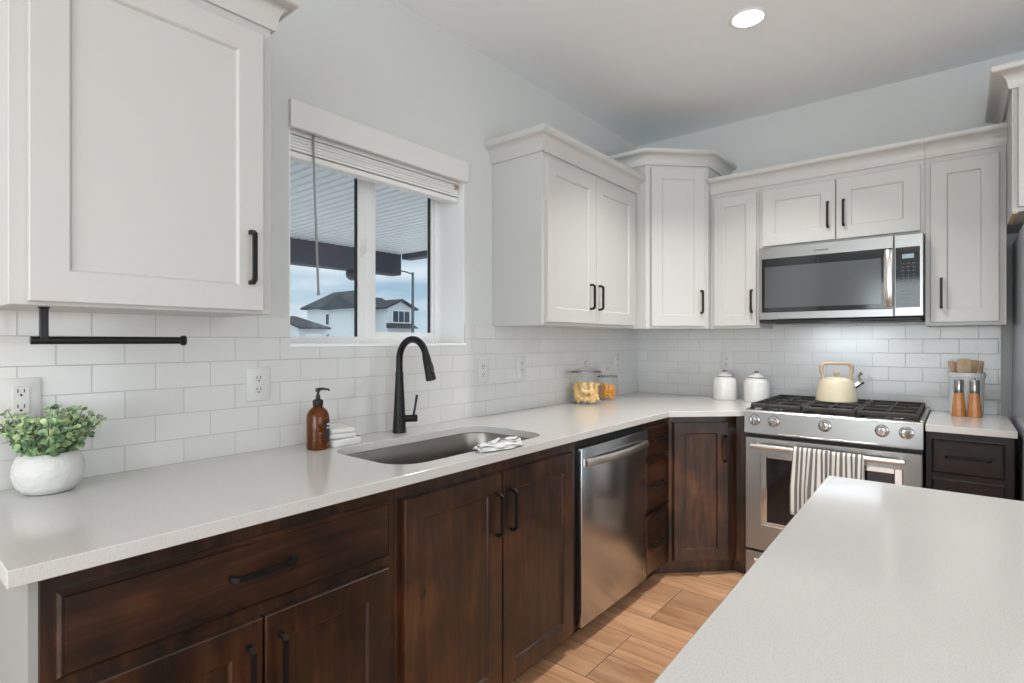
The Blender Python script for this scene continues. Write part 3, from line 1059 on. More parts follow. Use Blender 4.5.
c = thing('wall_cabinet', (.8, -.16, UZ), 'narrow white wall cabinet left of the microwave', 'cabinet')
mb = MB(); mb.box(.661, .945, -UD, 0, UZ, UT, .0015)
mb.build('cabinet_box', 'white', c, smooth=False)
d = shaker((.685, -UD, DZ), (1, 0, 0), (0, -1, 0), .25, DH, rail=.06).build('door', 'white', c, smooth=False)
pull((.911, -UD - .02, 1.526), (0, 0, 1), (0, -1, 0), .138, d)
CROWN_Z = 2.200
crown(c, [(.661, -UD), (.945, -UD)], CROWN_Z, h=.09)

c = thing('wall_cabinet', (1.336, -.16, 1.83), 'short white two door wall cabinet above the microwave', 'cabinet')
mb = MB(); mb.box(.946, 1.727, -UD, 0, 1.823, UT, .0015)
mb.build('cabinet_box', 'white', c, smooth=False)
d = shaker((.967, -UD, 1.842), (1, 0, 0), (0, -1, 0), .372, .328).build('door', 'white', c, smooth=False)
pull((1.306, -UD - .02, 1.980), (0, 0, 1), (0, -1, 0), .145, d)
d = shaker((1.344, -UD, 1.842), (1, 0, 0), (0, -1, 0), .366, .328).build('door', 'white', c, smooth=False)
pull((1.380, -UD - .02, 1.980), (0, 0, 1), (0, -1, 0), .145, d)
crown(c, [(.946, -UD), (1.727, -UD)], CROWN_Z, h=.09)

c = thing('wall_cabinet', (1.88, -.16, UZ), 'white single door wall cabinet right of the microwave', 'cabinet')
mb = MB(); mb.box(1.728, 2.030, -UD, 0, UZ, UT, .0015)
mb.build('cabinet_box', 'white', c, smooth=False)
d = shaker((1.750, -UD, DZ), (1, 0, 0), (0, -1, 0), .254, DH, rail=.062).build('door', 'white', c, smooth=False)
pull((1.792, -UD - .02, 1.524), (0, 0, 1), (0, -1, 0), .150, d)
crown(c, [(1.728, -UD), (2.0305, -UD)], CROWN_Z, h=.09)

c = thing('fridge_cabinet', (2.5, -.3, 1.83), 'deep white cabinet over the refrigerator at the right edge', 'cabinet')
mb = MB(); mb.box(2.031, 2.99, -.62, -.004, 1.832, 2.42, .0015)
mb.build('cabinet_box', 'white', c, smooth=False)
mb = MB(); mb.box(2.033, 2.05, -.618, -.325, 1.826, 1.8318)
mb.build('bottom_edge', 'raw', c, smooth=False, label='unpainted wooden bottom edge')
for k in range(2):
    d = shaker((2.05 + k * .465, -.62, 1.85), (1, 0, 0), (0, -1, 0), .455, .50).build('door', 'white', c, smooth=False)
    pull((2.05 + (.42 if k == 0 else .5), -.64, 1.95), (0, 0, 1), (0, -1, 0), .14, d)
crown(c, [(2.031, -.004), (2.031, -.62), (2.99, -.62)], 2.352, h=.09, out=.068)

# ---- base cabinets ---------------------------------------------------------
FX = 0.612
CT = 0.884            # underside of the slab
def base_box(root, y0, y1, frame=True, top=CT - .001):
    mb = MB()
    mb.extr([(.02, y0, 0.0), (.555, y0, 0.0), (.555, y0, .075), (FX, y0, .075), (FX, y0, top), (.02, y0, top)], (0, y1 - y0, 0), .001)
    mb.build('cabinet_box', 'wood', root, smooth=False)

c = thing('base_cabinet', (.3, -3.13, 0), 'dark stained base cabinet with one wide drawer over two doors, nearest the camera', 'cabinet')
base_box(c, -3.522, -2.7465)
mb = MB(); mb.box(.02, FX - .004, -3.536, -3.5225, 0, CT - .001)
mb.build('end_panel', 'grey_panel', c, smooth=False, label='light grey painted end panel')
d = slab((FX, -3.500, .688), (0, 1, 0), (1, 0, 0), .727, .154).build('drawer', 'woody', c, smooth=False)
pull((FX + .02, -3.135, .772), (0, 1, 0), (1, 0, 0), .152, d)
d = shaker((FX, -3.500, .085), (0, 1, 0), (1, 0, 0), .366, .572).build('door', 'wood', c, smooth=False)
pull((FX + .02, -3.168, .53), (0, 0, 1), (1, 0, 0), .16, d)
d = shaker((FX, -3.128, .085), (0, 1, 0), (1, 0, 0), .351, .572).build('door', 'wood', c, smooth=False)
pull((FX + .02, -3.094, .53), (0, 0, 1), (1, 0, 0), .16, d)

c = thing('sink_cabinet', (.3, -2.28, 0), 'dark stained sink cabinet with two tall doors and black pulls', 'cabinet')
mb = MB()     # hollow carcass: sides, floor, front frame
y0, y1 = -2.7455, -1.805
mb.box(.02, FX, y0, y0 + .02, .075, CT - .001)
mb.box(.02, FX, y1 - .02, y1, .075, CT - .001)
mb.box(.02, FX, y0 + .02, y1 - .02, .075, .10)
mb.box(.02, .55, y0, y1, .0, .075)
mb.box(FX - .02, FX, y0 + .02, y0 + .05, .16, .80)
mb.box(FX - .02, FX, y1 - .05, y1 - .02, .16, .80)
mb.box(FX - .02, FX, -2.315, -2.262, .16, .80)
mb.box(FX - .02, FX, y0 + .02, y1 - .02, .10, .16)
mb.box(FX - .02, FX, y0 + .02, y1 - .02, .80, CT - .001)
mb.build('cabinet_box', 'wood', c, smooth=False)
d = shaker((FX, -2.722, .08), (0, 1, 0), (1, 0, 0), .430, .752).build('door', 'wood', c, smooth=False)
pull((FX + .02, -2.322, .694), (0, 0, 1), (1, 0, 0), .15, d)
d = shaker((FX, -2.286, .08), (0, 1, 0), (1, 0, 0), .445, .752).build('door', 'wood', c, smooth=False)
pull((FX + .02, -2.245, .694), (0, 0, 1), (1, 0, 0), .15, d)

c = thing('drawer_cabinet', (.3, -1.03, 0), 'dark stained base cabinet with three stacked drawers beside the dishwasher', 'cabinet')
base_box(c, -1.176, -.9075)
for z0, z1 in ((.690, .842), (.410, .672), (.085, .392)):
    d = slab((FX, -1.166, z0), (0, 1, 0), (1, 0, 0), .277, z1 - z0).build('drawer', 'woody', c, smooth=False)
    zc = .778 if z1 > .8 else (.547 if z1 > .5 else .240)
    pull((FX + .02, -1.045, zc), (0, 1, 0), (1, 0, 0), .15, d)

c = thing('corner_base_cabinet', (.4, -.4, 0), 'dark stained diagonal corner base cabinet with one door', 'cabinet')
mb = MB()
mb.prism([(.02, -.02), (.02, -.9065), (FX, -.9065), (FX, -.887), (.6315, -.887), (.9065, -FX), (.967, -FX), (.967, -.02)], .075, CT - .001, .001)
mb.prism([(.02, -.02), (.02, -.90), (.556, -.90), (.88, -.576), (.955, -.576), (.955, -.02)], 0, .075)
mb.build('cabinet_box', 'wood', c, smooth=False)
P0 = V(FX, -.9065, 0) + ud * .05
d = shaker((P0.x, P0.y, .09), ud, nd, .308, .755, rail=.060).build('door', 'wood', c, smooth=False)
Ph = P0 + ud * (.308 - .022) + nd * .02
pull((Ph.x, Ph.y, .70), (0, 0, 1), nd, .15, d)

c = thing('drawer_cabinet', (1.88, -.3, 0), 'narrow dark base cabinet with drawers between the range and the refrigerator', 'cabinet')
mb = MB()
mb.extr([(1.7415, -.02, 0), (1.7415, -.555, 0), (1.7415, -.555, .075), (1.7415, -FX, .075), (1.7415, -FX, CT - .001), (1.7415, -.02, CT - .001)], (.2985, 0, 0), .001)
mb.build('cabinet_box', 'woodx', c, smooth=False)
for z0, z1 in ((.698, .850), (.410, .672), (.085, .392)):
    d = slab((1.764, -FX, z0), (1, 0, 0), (0, -1, 0), .246, z1 - z0).build('drawer', 'woodx', c, smooth=False)
    pull((1.888, -FX - .02, (z0 + z1) / 2 + .002), (1, 0, 0), (0, -1, 0), .155, d)

# ---- countertops -----------------------------------------------------------
ZC = 0.914
def rr(cx, cy, hx, hy, r, n=8):
    out = []
    for sx, sy, a0 in ((1, 1, 0), (-1, 1, 90), (-1, -1, 180), (1, -1, 270)):
        for k in range(n + 1):
            a = math.radians(a0 + 90 * k / n)
            out.append((cx + sx * (hx - r) + r * math.cos(a), cy + sy * (hy - r) + r * math.sin(a)))
    return out
SX, SY, SHX, SHY, SR = 0.380, -2.318, 0.203, 0.379, 0.105
hole = rr(SX, SY, SHX, SHY, SR)
def slab_with_hole(outer, hole, z0, z1):
    t = bmesh.new()
    def loop(pts):
        vs = [t.verts.new((p[0], p[1], z1)) for p in pts]
        return [t.edges.new((vs[i], vs[(i + 1) % len(vs)])) for i in range(len(vs))]
    es = loop(outer) + (loop(hole) if hole else [])
    bmesh.ops.triangle_fill(t, use_beauty=True, use_dissolve=False, edges=es)
    g = bmesh.ops.extrude_face_region(t, geom=list(t.faces))
    bmesh.ops.translate(t, vec=(0, 0, z0 - z1), verts=[v for v in g['geom'] if isinstance(v, bmesh.types.BMVert)])
    bmesh.ops.recalc_face_normals(t, faces=t.faces)
    ed = [e_ for e_ in t.edges if len(e_.link_faces) == 2 and e_.calc_face_angle(0) > 0.9]
    bmesh.ops.bevel(t, geom=ed, offset=.0016, segments=1, affect='EDGES', profile=.5)
    mb = MB(); mb.merge(t)
    return mb
o = slab_with_hole([(.0, -3.571), (.665, -3.571), (.665, -.965), (.966, -.664), (.966, 0), (0, 0)], hole, CT, ZC).build('countertop', 'quartz', smooth=True, angle=20)
tag(o, 'long white speckled quartz countertop along the window wall with sink cutout', 'countertop')
mb = MB(); mb.box(1.7415, 2.047, -.662, 0, CT, ZC, .0016, 1)
o = mb.build('countertop', 'quartz', smooth=False)
tag(o, 'short white quartz countertop piece between the range and the refrigerator', 'countertop')

# ---- island ----------------------------------------------------------------
isl = thing('kitchen_island', (2.1, -2.75, 0), 'kitchen island with pale speckled quartz top in the right foreground', 'island')
mb = MB(); mb.box(1.583, 2.62, -3.50, -1.996, CT - .004, ZC, .0016, 1)
mb.build('island_top', 'quartz', isl, smooth=False)
mb = MB()
mb.box(1.64, 2.36, -3.44, -2.05, .08, CT - .005, .002)
mb.box(1.70, 2.30, -3.38, -2.10, 0, .08)
mb.build('cabinet_box', 'islandpaint', isl, smooth=False)
for k in range(3):
    d = shaker((1.64, -3.42 + .455 * (k + 1) - .007, .10), (0, -1, 0), (-1, 0, 0), .445, .58).build('door', 'islandpaint', isl, smooth=False)
    pull((1.62, -3.42 + .455 * (k + 1) - .045, .60), (0, 0, 1), (-1, 0, 0), .15, d)
    d = slab((1.64, -3.42 + .455 * (k + 1) - .007, .70), (0, -1, 0), (-1, 0, 0), .445, .155).build('drawer', 'islandpaint', isl, smooth=False)
    pull((1.62, -3.42 + .455 * (k + .5), .775), (0, 1, 0), (-1, 0, 0), .15, d)

ith = math.radians(1.1)      # the island stands about a degree off the range wall
ic = V(1.583 - 2.1, -1.996 + 2.75, 0)
isl.rotation_euler.z = ith
isl.location = V(1.577, -1.998, 0) - Matrix.Rotation(ith, 3, 'Z') @ ic

# ---- sink, faucet ----------------------------------------------------------
sk = thing('kitchen_sink', (SX, SY, .67), 'stainless steel undermount sink basin below the window', 'sink')
t = MB(); bm = t.bm
rings = []
for (grow, z, rad) in ((.018, CT - .002, .115), (.004, CT - .002, .108), (.002, CT - .006, .106), (-.004, CT - .09, .10), (-.010, CT - .19, .09), (-.03, CT - .212, .075), (-.07, CT - .216, .05)):
    rings.append([bm.verts.new((p[0], p[1], z)) for p in rr(SX, SY, SHX + grow, SHY + grow, rad)])
for a, b in zip(rings, rings[1:]):
    for k in range(len(a)):
        bm.faces.new((a[k], a[(k + 1) % len(a)], b[(k + 1) % len(a)], b[k]))
bm.faces.new(rings[-1])
bmesh.ops.recalc_face_normals(bm, faces=bm.faces)
bmesh.ops.reverse_faces(bm, faces=bm.faces)
basin = t.build('basin', 'sinksteel', sk, angle=50)
sd = basin.modifiers.new('sheet', 'SOLIDIFY'); sd.thickness = .0015; sd.offset = -1
mb = MB(); mb.lathe([(0, 0), (.025, 0), (.03, .004), (.045, .004), (.047, .0)], (SX - .05, SY, CT - .2155), 24)
mb.build('drain', 'chrome', sk)

FB = V(.085, -2.301, ZC)
fc = thing('kitchen_faucet', FB, 'matte black gooseneck pull down faucet behind the sink', 'faucet')
mb = MB()
dirv = V(1, 0.0, 0).normalized()
mb.lathe([(0, 0), (.028, 0), (.029, .003), (.0275, .010), (.0245, .06), (.0205, .14), (.0170, .21), (.0158, .25)], FB, 28)
mb.build('body', 'black', fc)
mb = MB()
path = [FB + V(0, 0, .245), FB + V(0, 0, .290)]
Rb = .082
for k in range(1, 17):
    a = math.pi * (k / 16) * .93
    path.append(FB + V(Rb - Rb * math.cos(a), 0, .300 + Rb * math.sin(a)))
mb.tube(path, .0138, 16)
mb.build('gooseneck', 'black', fc)
mb = MB()
e0, e1 = path[-2], path[-1]
dv = (e1 - e0).normalized()
mb.tube([e1 - dv * .004, e1 + dv * .012, e1 + dv * .05, e1 + dv * .098, e1 + dv * .100], [.0145, .0165, .0175, .0205, .016], 18)
sp = mb.build('spray_head', 'black', fc)
mb = MB()
cc = e1 + dv * .035 + V(.018, 0, .004)
mb.tube([cc, cc + dv * .018, cc + dv * .034], [.006, .008, .005], 10)
mb.build('button', 'blackplastic', sp)
mb = MB()
hd = V(.60, .80, 0).normalized()
mb.tube([FB + V(0, 0, .057) + hd * .012, FB + V(0, 0, .057) + hd * .07, FB + V(0, 0, .057) + hd * .073], [.0150, .0150, .012], 18)
mb.build('handle', 'black', fc)
mb = MB()
hb_ = FB + V(0, 0, .057) + hd * .057
mb.tube([hb_ + V(0, 0, .012), hb_ + V(.004, .006, .05), hb_ + V(.008, .012, .096)], [.0048, .0048, .0055], 10)
mb.build('lever', 'black', fc)

# ---- dishwasher ------------------------------------------------------------
dw = thing('dishwasher', (.3, -1.49, 0), 'stainless steel dishwasher with curved bar handle under the counter', 'dishwasher')
mb = MB()
mb.box(.02, .606, -1.803, -1.178, .075, CT - .004)
mb.box(.02, .545, -1.803, -1.178, .0, .075)
mb.build('body', 'blackplastic', dw, smooth=False)
mb = MB()
mb.box(.606, .638, -1.786, -1.179, .084, .838, .004, 2)
dd = mb.build('door', 'steelv', dw)
mb = MB()
hp = []
for k in range(17):
    f = k / 16
    hp.append((.648 + .030 * math.sin(math.pi * f) ** .8, -1.772 + .580 * f, .776))
t = bmesh.new()
rr_ = []
for p in hp:
    rr_.append([t.verts.new((p[0] + a, p[1], p[2] + b)) for a, b in ((-.012, -.014), (.000, -.017), (.009, -.010), (.011, 0), (.009, .012), (0, .017), (-.012, .014))])
for a, b in zip(rr_, rr_[1:]):
    for k in range(7): t.faces.new((a[k], a[(k + 1) % 7], b[(k + 1) % 7], b[k]))
t.faces.new(rr_[0]); t.faces.new(rr_[-1])
bmesh.ops.recalc_face_normals(t, faces=t.faces)
mb.merge(t)
mb.build('handle', 'handle_steel', dd)

# ---- range -----------------------------------------------------------------
rg = thing('range', (1.345, -.35, 0), 'stainless steel gas range with five knobs and oven door', 'range')
RX0, RX1 = .9715, 1.7365
mb = MB()
mb.box(RX0 + .004, RX1 - .004, -.645, -.012, .03, .900)
for xx in (RX0 + .05, RX1 - .05):
    for yy in (-.58, -.06): mb.tube([(xx, yy, 0), (xx, yy, .03)], .018, 10)
mb.build('body', 'blackplastic', rg, smooth=False)
mb = MB()       # cooktop tray with raised rim
mb.box(RX0, RX1, -.66, -.010, .900, .922, .003)
mb.box(RX0, RX0 + .016, -.66, -.010, .922, .930, .002)
mb.box(RX1 - .016, RX1, -.66, -.010, .922, .930, .002)
mb.box(RX0, RX1, -.030, -.010, .922, .930, .002)
mb.build('cooktop', 'steel', rg, smooth=False)
mb = MB()
mb.box(RX0 + .02, RX1 - .02, -.63, -.035, .922, .924)
mb.build('burner_tray', 'blackglass', rg, smooth=False)
mb = MB()       # control panel, face leaning back
mb.extr([(RX0, -.655, .800), (RX0, -.692, .800), (RX0, -.698, .806), (RX0, -.694, .914), (RX0, -.684, .924), (RX0, -.655, .924)], (RX1 - RX0, 0, 0), .0015)
cp_ = mb.build('control_panel', 'steel', rg, smooth=False)
mb = MB(); mb.box(RX0 + .003, RX1 - .003, -.700, -.692, .803, .811, .001)
mb.build('lower_lip', 'steel', cp_, smooth=False)
for x in (1.024, 1.118, 1.350, 1.583, 1.675):
    kb = MB()
    kb.lathe([(.0255, 0), (.026, .006), (.022, .009), (.0195, .024), (.017, .028), (0, .029)], (0, 0, 0), 28, Matrix.Translation((x, -.694, .873)) @ Matrix.Rotation(math.radians(90), 4, 'X'))
    ko = kb.build('knob', 'chrome', rg)
    kb = MB()
    kb.lathe([(.0255, 0), (.0285, 0), (.0285, .004), (.0255, .004)], (0, 0, 0), 28, Matrix.Translation((x, -.694, .873)) @ Matrix.Rotation(math.radians(90), 4, 'X'), cap=False)
    kb.build('knob_ring', 'blackplastic', ko)
    kb = MB(); kb.box(x - .005, x + .005, -.731, -.720, .856, .890, .003)
    kb.build('grip_bar', 'chrome', ko, smooth=False)
mb = MB()       # oven door: four rails around the glass
DX0, DX1, DZ0, DZ1 = RX0 + .004, RX1 - .004, .188, .782
GX0, GX1, GZ0, GZ1 = 1.052, 1.660, .325, .700
mb.plate(DX0, DX1, DZ0, DZ1, GX0, GX1, GZ0, GZ1, -.690, -.648)
od = mb.build('oven_door', 'steel', rg, smooth=False)
mb = MB(); mb.box(GX0 - .001, GX1 + .001, -.682, -.66, GZ0 - .001, GZ1 + .001)
mb.build('oven_window', 'blackglass', od, smooth=False)
mb = MB()
for a in ((GX0, GX0 + .030, GZ0, GZ1), (GX1 - .030, GX1, GZ0, GZ1), (GX0 + .030, GX1 - .030, GZ0, GZ0 + .018), (GX0 + .030, GX1 - .030, GZ1 - .022, GZ1)):
    mb.box(a[0], a[1], -.689, -.681, a[2], a[3], .002)
mb.build('window_trim', 'chrome', od, smooth=False)
mb = MB()
HZ = .745
mb.tube([(1.018, -.744, HZ), (1.672, -.744, HZ)], .0125, 18)
for x in (1.036, 1.654): mb.tube([(x, -.690, HZ), (x, -.744, HZ)], .0095, 12)
oh = mb.build('handle', 'handle_steel', od)
mb = MB(); mb.box(DX0, DX1, -.688, -.648, .045, .176, .003)
dr = mb.build('warming_drawer', 'steel', rg, smooth=False)
mb = MB()
mb.tube([(1.035, -.735, .150), (1.655, -.735, .150)], .010, 14)
for x in (1.055, 1.635): mb.tube([(x, -.688, .150), (x, -.735, .150)], .008, 10)
mb.build('handle', 'handle_steel', dr)
GZT = .957
bx = [(1.088, -.50, .045), (1.088, -.19, .038), (1.356, -.345, .055), (1.624, -.50, .050), (1.624, -.19, .038)]
for (x, y, r) in bx:
    kb = MB()
    kb.lathe([(0, .0), (r * 1.15, 0), (r * 1.1, .006), (r * .8, .012), (0, .012)], (x, y, .924), 24)
    bo = kb.build('burner', 'chrome', rg)
    kb = MB(); kb.lathe([(r * .8, 0), (r * .8, .006), (r * .7, .009), (0, .009)], (x, y, .936), 24)
    kb.build('burner_cap', 'iron', bo)
gx = [(.993, 1.235), (1.239, 1.473), (1.477, 1.719)]
for (a, b) in gx:
    kb = MB()
    y0, y1 = -.650, -.045
    for x in (a, b - .014): kb.box(x, x + .014, y0, y1, .940, GZT, .003)
    for y in (y0, (y0 + y1) / 2 - .007, y1 - .014): kb.box(a, b, y, y + .014, .940, GZT, .003)
    xm = (a + b) / 2
    kb.box(xm - .006, xm + .006, y0, y1, .944, GZT, .003)
    for y in (-.50, -.19):
        kb.box(a, b, y - .006, y + .006, .944, GZT, .003)
    for x in (a, b - .016):
        for y in (y0, y1 - .016, -.355): kb.box(x, x + .016, y, y + .016, .9245, .944, .002)
    kb.box(a, b, y0 - .006, y0 + .004, .934, GZT - .004, .003)
    kb.build('grate', 'iron', rg, smooth=False)

# ---- microwave -------------------------------------------------------------
mw = thing('microwave', (1.347, -.2, 1.395), 'stainless over the range microwave with black door window and keypad', 'microwave')
MX0, MX1, MY = .968, 1.726, -.402
mb = MB(); mb.box(MX0, MX1, MY + .028, -.005, 1.410, 1.8215, .002)
mb.build('body', 'blackplastic', mw, smooth=False)
mb = MB()
mb.box(MX0, MX1 - .01, MY + .01, -.02, 1.394, 1.4095, .003)
for k in range(2): mb.box(1.05 + k * .36, 1.27 + k * .36, -.34, -.10, 1.391, 1.3945)
ve = mb.build('bottom_vent', 'blackplastic', mw, smooth=False)
mb = MB()
WX0, WX1, WZ0_, WZ1_ = .984, 1.600, 1.455, 1.756
DR = 1.6045
mb.plate(MX0, DR, 1.412, 1.822, WX0, WX1, WZ0_, WZ1_, MY, MY + .028)
md = mb.build('door', 'steel', mw, smooth=False)
mb = MB(); mb.box(WX0 - .001, WX1 + .001, MY - .001, MY + .02, WZ0_ - .001, WZ1_ + .001, .001)
dwn = mb.build('door_glass', 'blackglass', md, smooth=False)
mb = MB(); mb.box(WX0 + .014, 1.553, MY - .0016, MY + .01, WZ0_ + .024, WZ1_ - .045)
mb.build('window_screen', plain('microwave_screen', (0.05, 0.055, 0.06), 0.12, spec=0.9), dwn, smooth=False)
mb = MB()
t = bmesh.new()
rr_ = []
for k in range(13):
    f = k / 12
    z = 1.466 + f * .284
    yo = MY - .012 - .026 * math.sin(math.pi * f) ** .6
    rr_.append([t.verts.new((1.569 + a, yo + b, z)) for a, b in ((0, .008), (-.002, 0), (.003, -.005), (.017, -.009), (.030, -.005), (.035, 0), (.033, .008))])
for a, b in zip(rr_, rr_[1:]):
    for k in range(7): t.faces.new((a[k], a[(k + 1) % 7], b[(k + 1) % 7], b[k]))
t.faces.new(rr_[0]); t.faces.new(rr_[-1])
bmesh.ops.recalc_face_normals(t, faces=t.faces)
mb.merge(t)
mb.box(1.574, 1.598, MY - .014, MY - .0005, 1.467, 1.478)
mb.box(1.574, 1.598, MY - .014, MY - .0005, 1.738, 1.749)
mb.build('handle', 'handle_steel', md)
mb = MB(); mb.box(1.248, 1.318, MY - .0012, MY + .002, 1.779, 1.787, .0005)
mb.build('badge', plain('grey_badge', (0.16, 0.155, 0.15), 0.4), md, smooth=False)
mb = MB(); mb.box(1.6065, MX1, MY, MY + .028, 1.412, 1.822, .004)
cpn = mb.build('control_panel', 'steel', mw, smooth=False)
mb = MB(); mb.box(1.6125, 1.711, MY - .0015, MY + .004, 1.457, 1.757, .001)
kp = mb.build('keypad', 'blackglass', cpn, smooth=False)
mb = MB(); mb.box(1.640, 1.688, MY - .0022, MY, 1.700, 1.722)
mb.build('display', 'display', kp, smooth=False)
mb = MB()
for r in range(3):
    for q in range(3): mb.box(1.637 + q * .022, 1.649 + q * .022, MY - .0022, MY, 1.674 - r * .018, 1.6765 - r * .018)
for r in range(5):
    for q in range(3): mb.box(1.6415 + q * .022, 1.6445 + q * .022, MY - .0022, MY, 1.617 - r * .014, 1.6215 - r * .014)
for r in range(3):
    for q in range(3):
        w_ = .004 + .003 * ((r + q) % 3)
        mb.box(1.643 - w_ + q * .022, 1.643 + w_ + q * .022, MY - .0022, MY, 1.536 - r * .018, 1.541 - r * .018 + .002 * ((r * q) % 2))
mb.build('button_print', 'keyprint', kp, smooth=False)
l = bpy.data.lights.new('cooktop_lamp_glow', 'AREA')
l.shape = 'RECTANGLE'; l.size = .35; l.size_y = .05; l.energy = 0.85; l.color = (.80, .90, 1.0)
lo = bpy.data.objects.new('cooktop_lamp_glow', l); lo.location = (1.35, -.16, 1.388); COL.objects.link(lo)

# ---- refrigerator ----------------------------------------------------------
fr = thing('refrigerator', (2.5, -.4, 0), 'tall stainless steel refrigerator cut off at the right edge', 'refrigerator')
mb = MB(); mb.box(2.064, 2.975, -.690, -.03, .02, 1.775, .004)
mb.box(2.10, 2.94, -.62, -.08, 0, .02)
mb.build('body', 'fridge_side', fr, smooth=False)
for (a, b, z0, z1) in ((2.066, 2.515, .72, 1.79), (2.523, 2.972, .72, 1.79), (2.066, 2.972, .07, .71)):
    mb = MB(); mb.box(a, b, -.765, -.694, z0, z1, .012, 3)
    d = mb.build('door' if z0 > .5 else 'freezer_drawer', 'steelv', fr)
    mb = MB()
    if z0 > .5:
        x = b - .045 if a < 2.3 else a + .045
        mb.tube([(x, -.765, .86), (x, -.815, .86), (x, -.815, 1.60), (x, -.765, 1.60)], .011, 12)
    else:
        mb.tube([(2.15, -.765, .64), (2.15, -.815, .64), (2.89, -.815, .64), (2.89, -.765, .64)], .011, 12)
    mb.build('handle', 'handle_steel', d)

# ------------------------------------------------------------------ ceiling lights
def can(loc, label):
    r = thing('recessed_light', loc, label, 'ceiling light', 'recessed ceiling lights')
    mb = MB(); mb.lathe([(.066, 0), (.078, 0), (.080, -.003), (.070, -.006), (.064, -.005)], (0, 0, 0), 36, cap=False)
    mb.build('trim_ring', 'vinyl', r, local=True)
    mb = MB(); mb.lathe([(0, -.002), (.066, -.002), (.066, -.0045), (0, -.0046)], (0, 0, 0), 36)
    mb.build('lens', 'lens', r, local=True)
    return r
cl = can((1.126, -1.17, H - .0005), 'round white recessed ceiling light glowing over the kitchen corner')
cpos = [(1.126, -1.17), (1.126, -4.9), (3.1, -1.3), (3.1, -3.1), (3.1, -4.9)]
lab = [None, 'recessed ceiling light behind the camera on the window side', 'recessed ceiling light right of the refrigerator', 'recessed ceiling light right of the island', 'recessed ceiling light behind the camera on the far side']
for i, (x, y) in enumerate(cpos):
    if i: dup(cl, (x, y, H - .0005), lab[i])
    l = bpy.data.lights.new('recessed_lamp_beam', 'AREA')
    l.shape = 'DISK'; l.size = .13; l.spread = math.radians(105 if i == 0 else 150); l.energy = CAN_POWER * (1.35 if i == 0 else 0.6); l.color = (1.0, .965, .91)
    lo = bpy.data.objects.new('recessed_lamp_beam', l)
    lo.location = (x, y, H - .008)
    COL.objects.link(lo)

# ------------------------------------------------------------------ outlets
def outlet(y, z, label, w=.08, h=.112, decora=False):
    r = thing('wall_outlet', (TT, y, z), label, 'outlet', 'wall outlets')
    mb = MB(); mb.box(0, .005, -w / 2, w / 2, -h / 2, h / 2, .002, 2)
    mb.build('cover_plate', 'plate', r, local=True)
    if decora:
        mb = MB(); mb.box(.004, .0075, -.017, .017, -.034, .034, .001)
        q_ = mb.build('receptacle', 'plate', r, local=True)
        rec = {-1: q_, 1: q_}
    else:
        rec = {}
        for s_ in (-1, 1):
            mb = MB(); mb.lathe([(0, 0), (.0165, 0), (.0165, .0025), (0, .0026)], (0, 0, 0), 20, Matrix.Translation((.0045, 0, s_ * .0195)) @ Matrix.Rotation(math.radians(90), 4, 'Y'))
            rec[s_] = mb.build('receptacle', 'plate', r, local=True)
    for s_ in (-1, 1):
        mb = MB()
        zz = s_ * .0195
        x0, x1 = .0068, .0082
        mb.box(x0, x1, -.0072, -.0052, zz, zz + .009)
        mb.box(x0, x1, .0052, .0072, zz, zz + .009)
        mb.tube([(x0, 0, zz - .0065), (x1, 0, zz - .0065)], .0028, 8)
        mb.build('slots', 'blackplastic', rec[s_], local=True, smooth=False)
    return r
outlet(-3.456, 1.138, 'white rectangular outlet plate partly hidden behind the potted plant', decora=True)
o1 = outlet(-2.848, 1.141, 'white duplex outlet on the tile between the first cabinet and the window')
dup(o1, (TT, -1.405, 1.148), 'white duplex outlet on the tile under the two door wall cabinet')
dup(o1, (TT, -1.715, 1.140), 'white duplex outlet on the tile just right of the faucet')
dup(o1, (TT, -.325, 1.140), 'white outlet plate on the window wall tile nearest the corner')
dup(o1, (.657, -TT, 1.155), 'white duplex outlet on the range wall above the left canister', -math.pi / 2)

# ------------------------------------------------------------------ paper towel holder
pt = thing('paper_towel_holder', (.24, -3.32, 1.29), 'empty black paper towel bar hanging under the first wall cabinet', 'towel holder')
mb = MB(); mb.tube([(.24, -3.474, 1.290), (.24, -3.165, 1.290)], .0092, 16)
mb.build('bar', 'black', pt)
mb = MB(); mb.box(.232, .248, -3.458, -3.443, 1.292, UZ - .0035, .001)
mb.box(.230, .250, -3.460, -3.441, UZ - .0035, UZ - .0003, .001)
mb.build('bracket', 'black', pt, smooth=False)
mb = MB(); mb.tube([(.24, -3.165, 1.290), (.24, -3.1645, 1.290), (.24, -3.156, 1.290), (.24, -3.1555, 1.290)], [.0092, .0135, .0135, .010], 18)
mb.build('end_cap', 'black', pt)

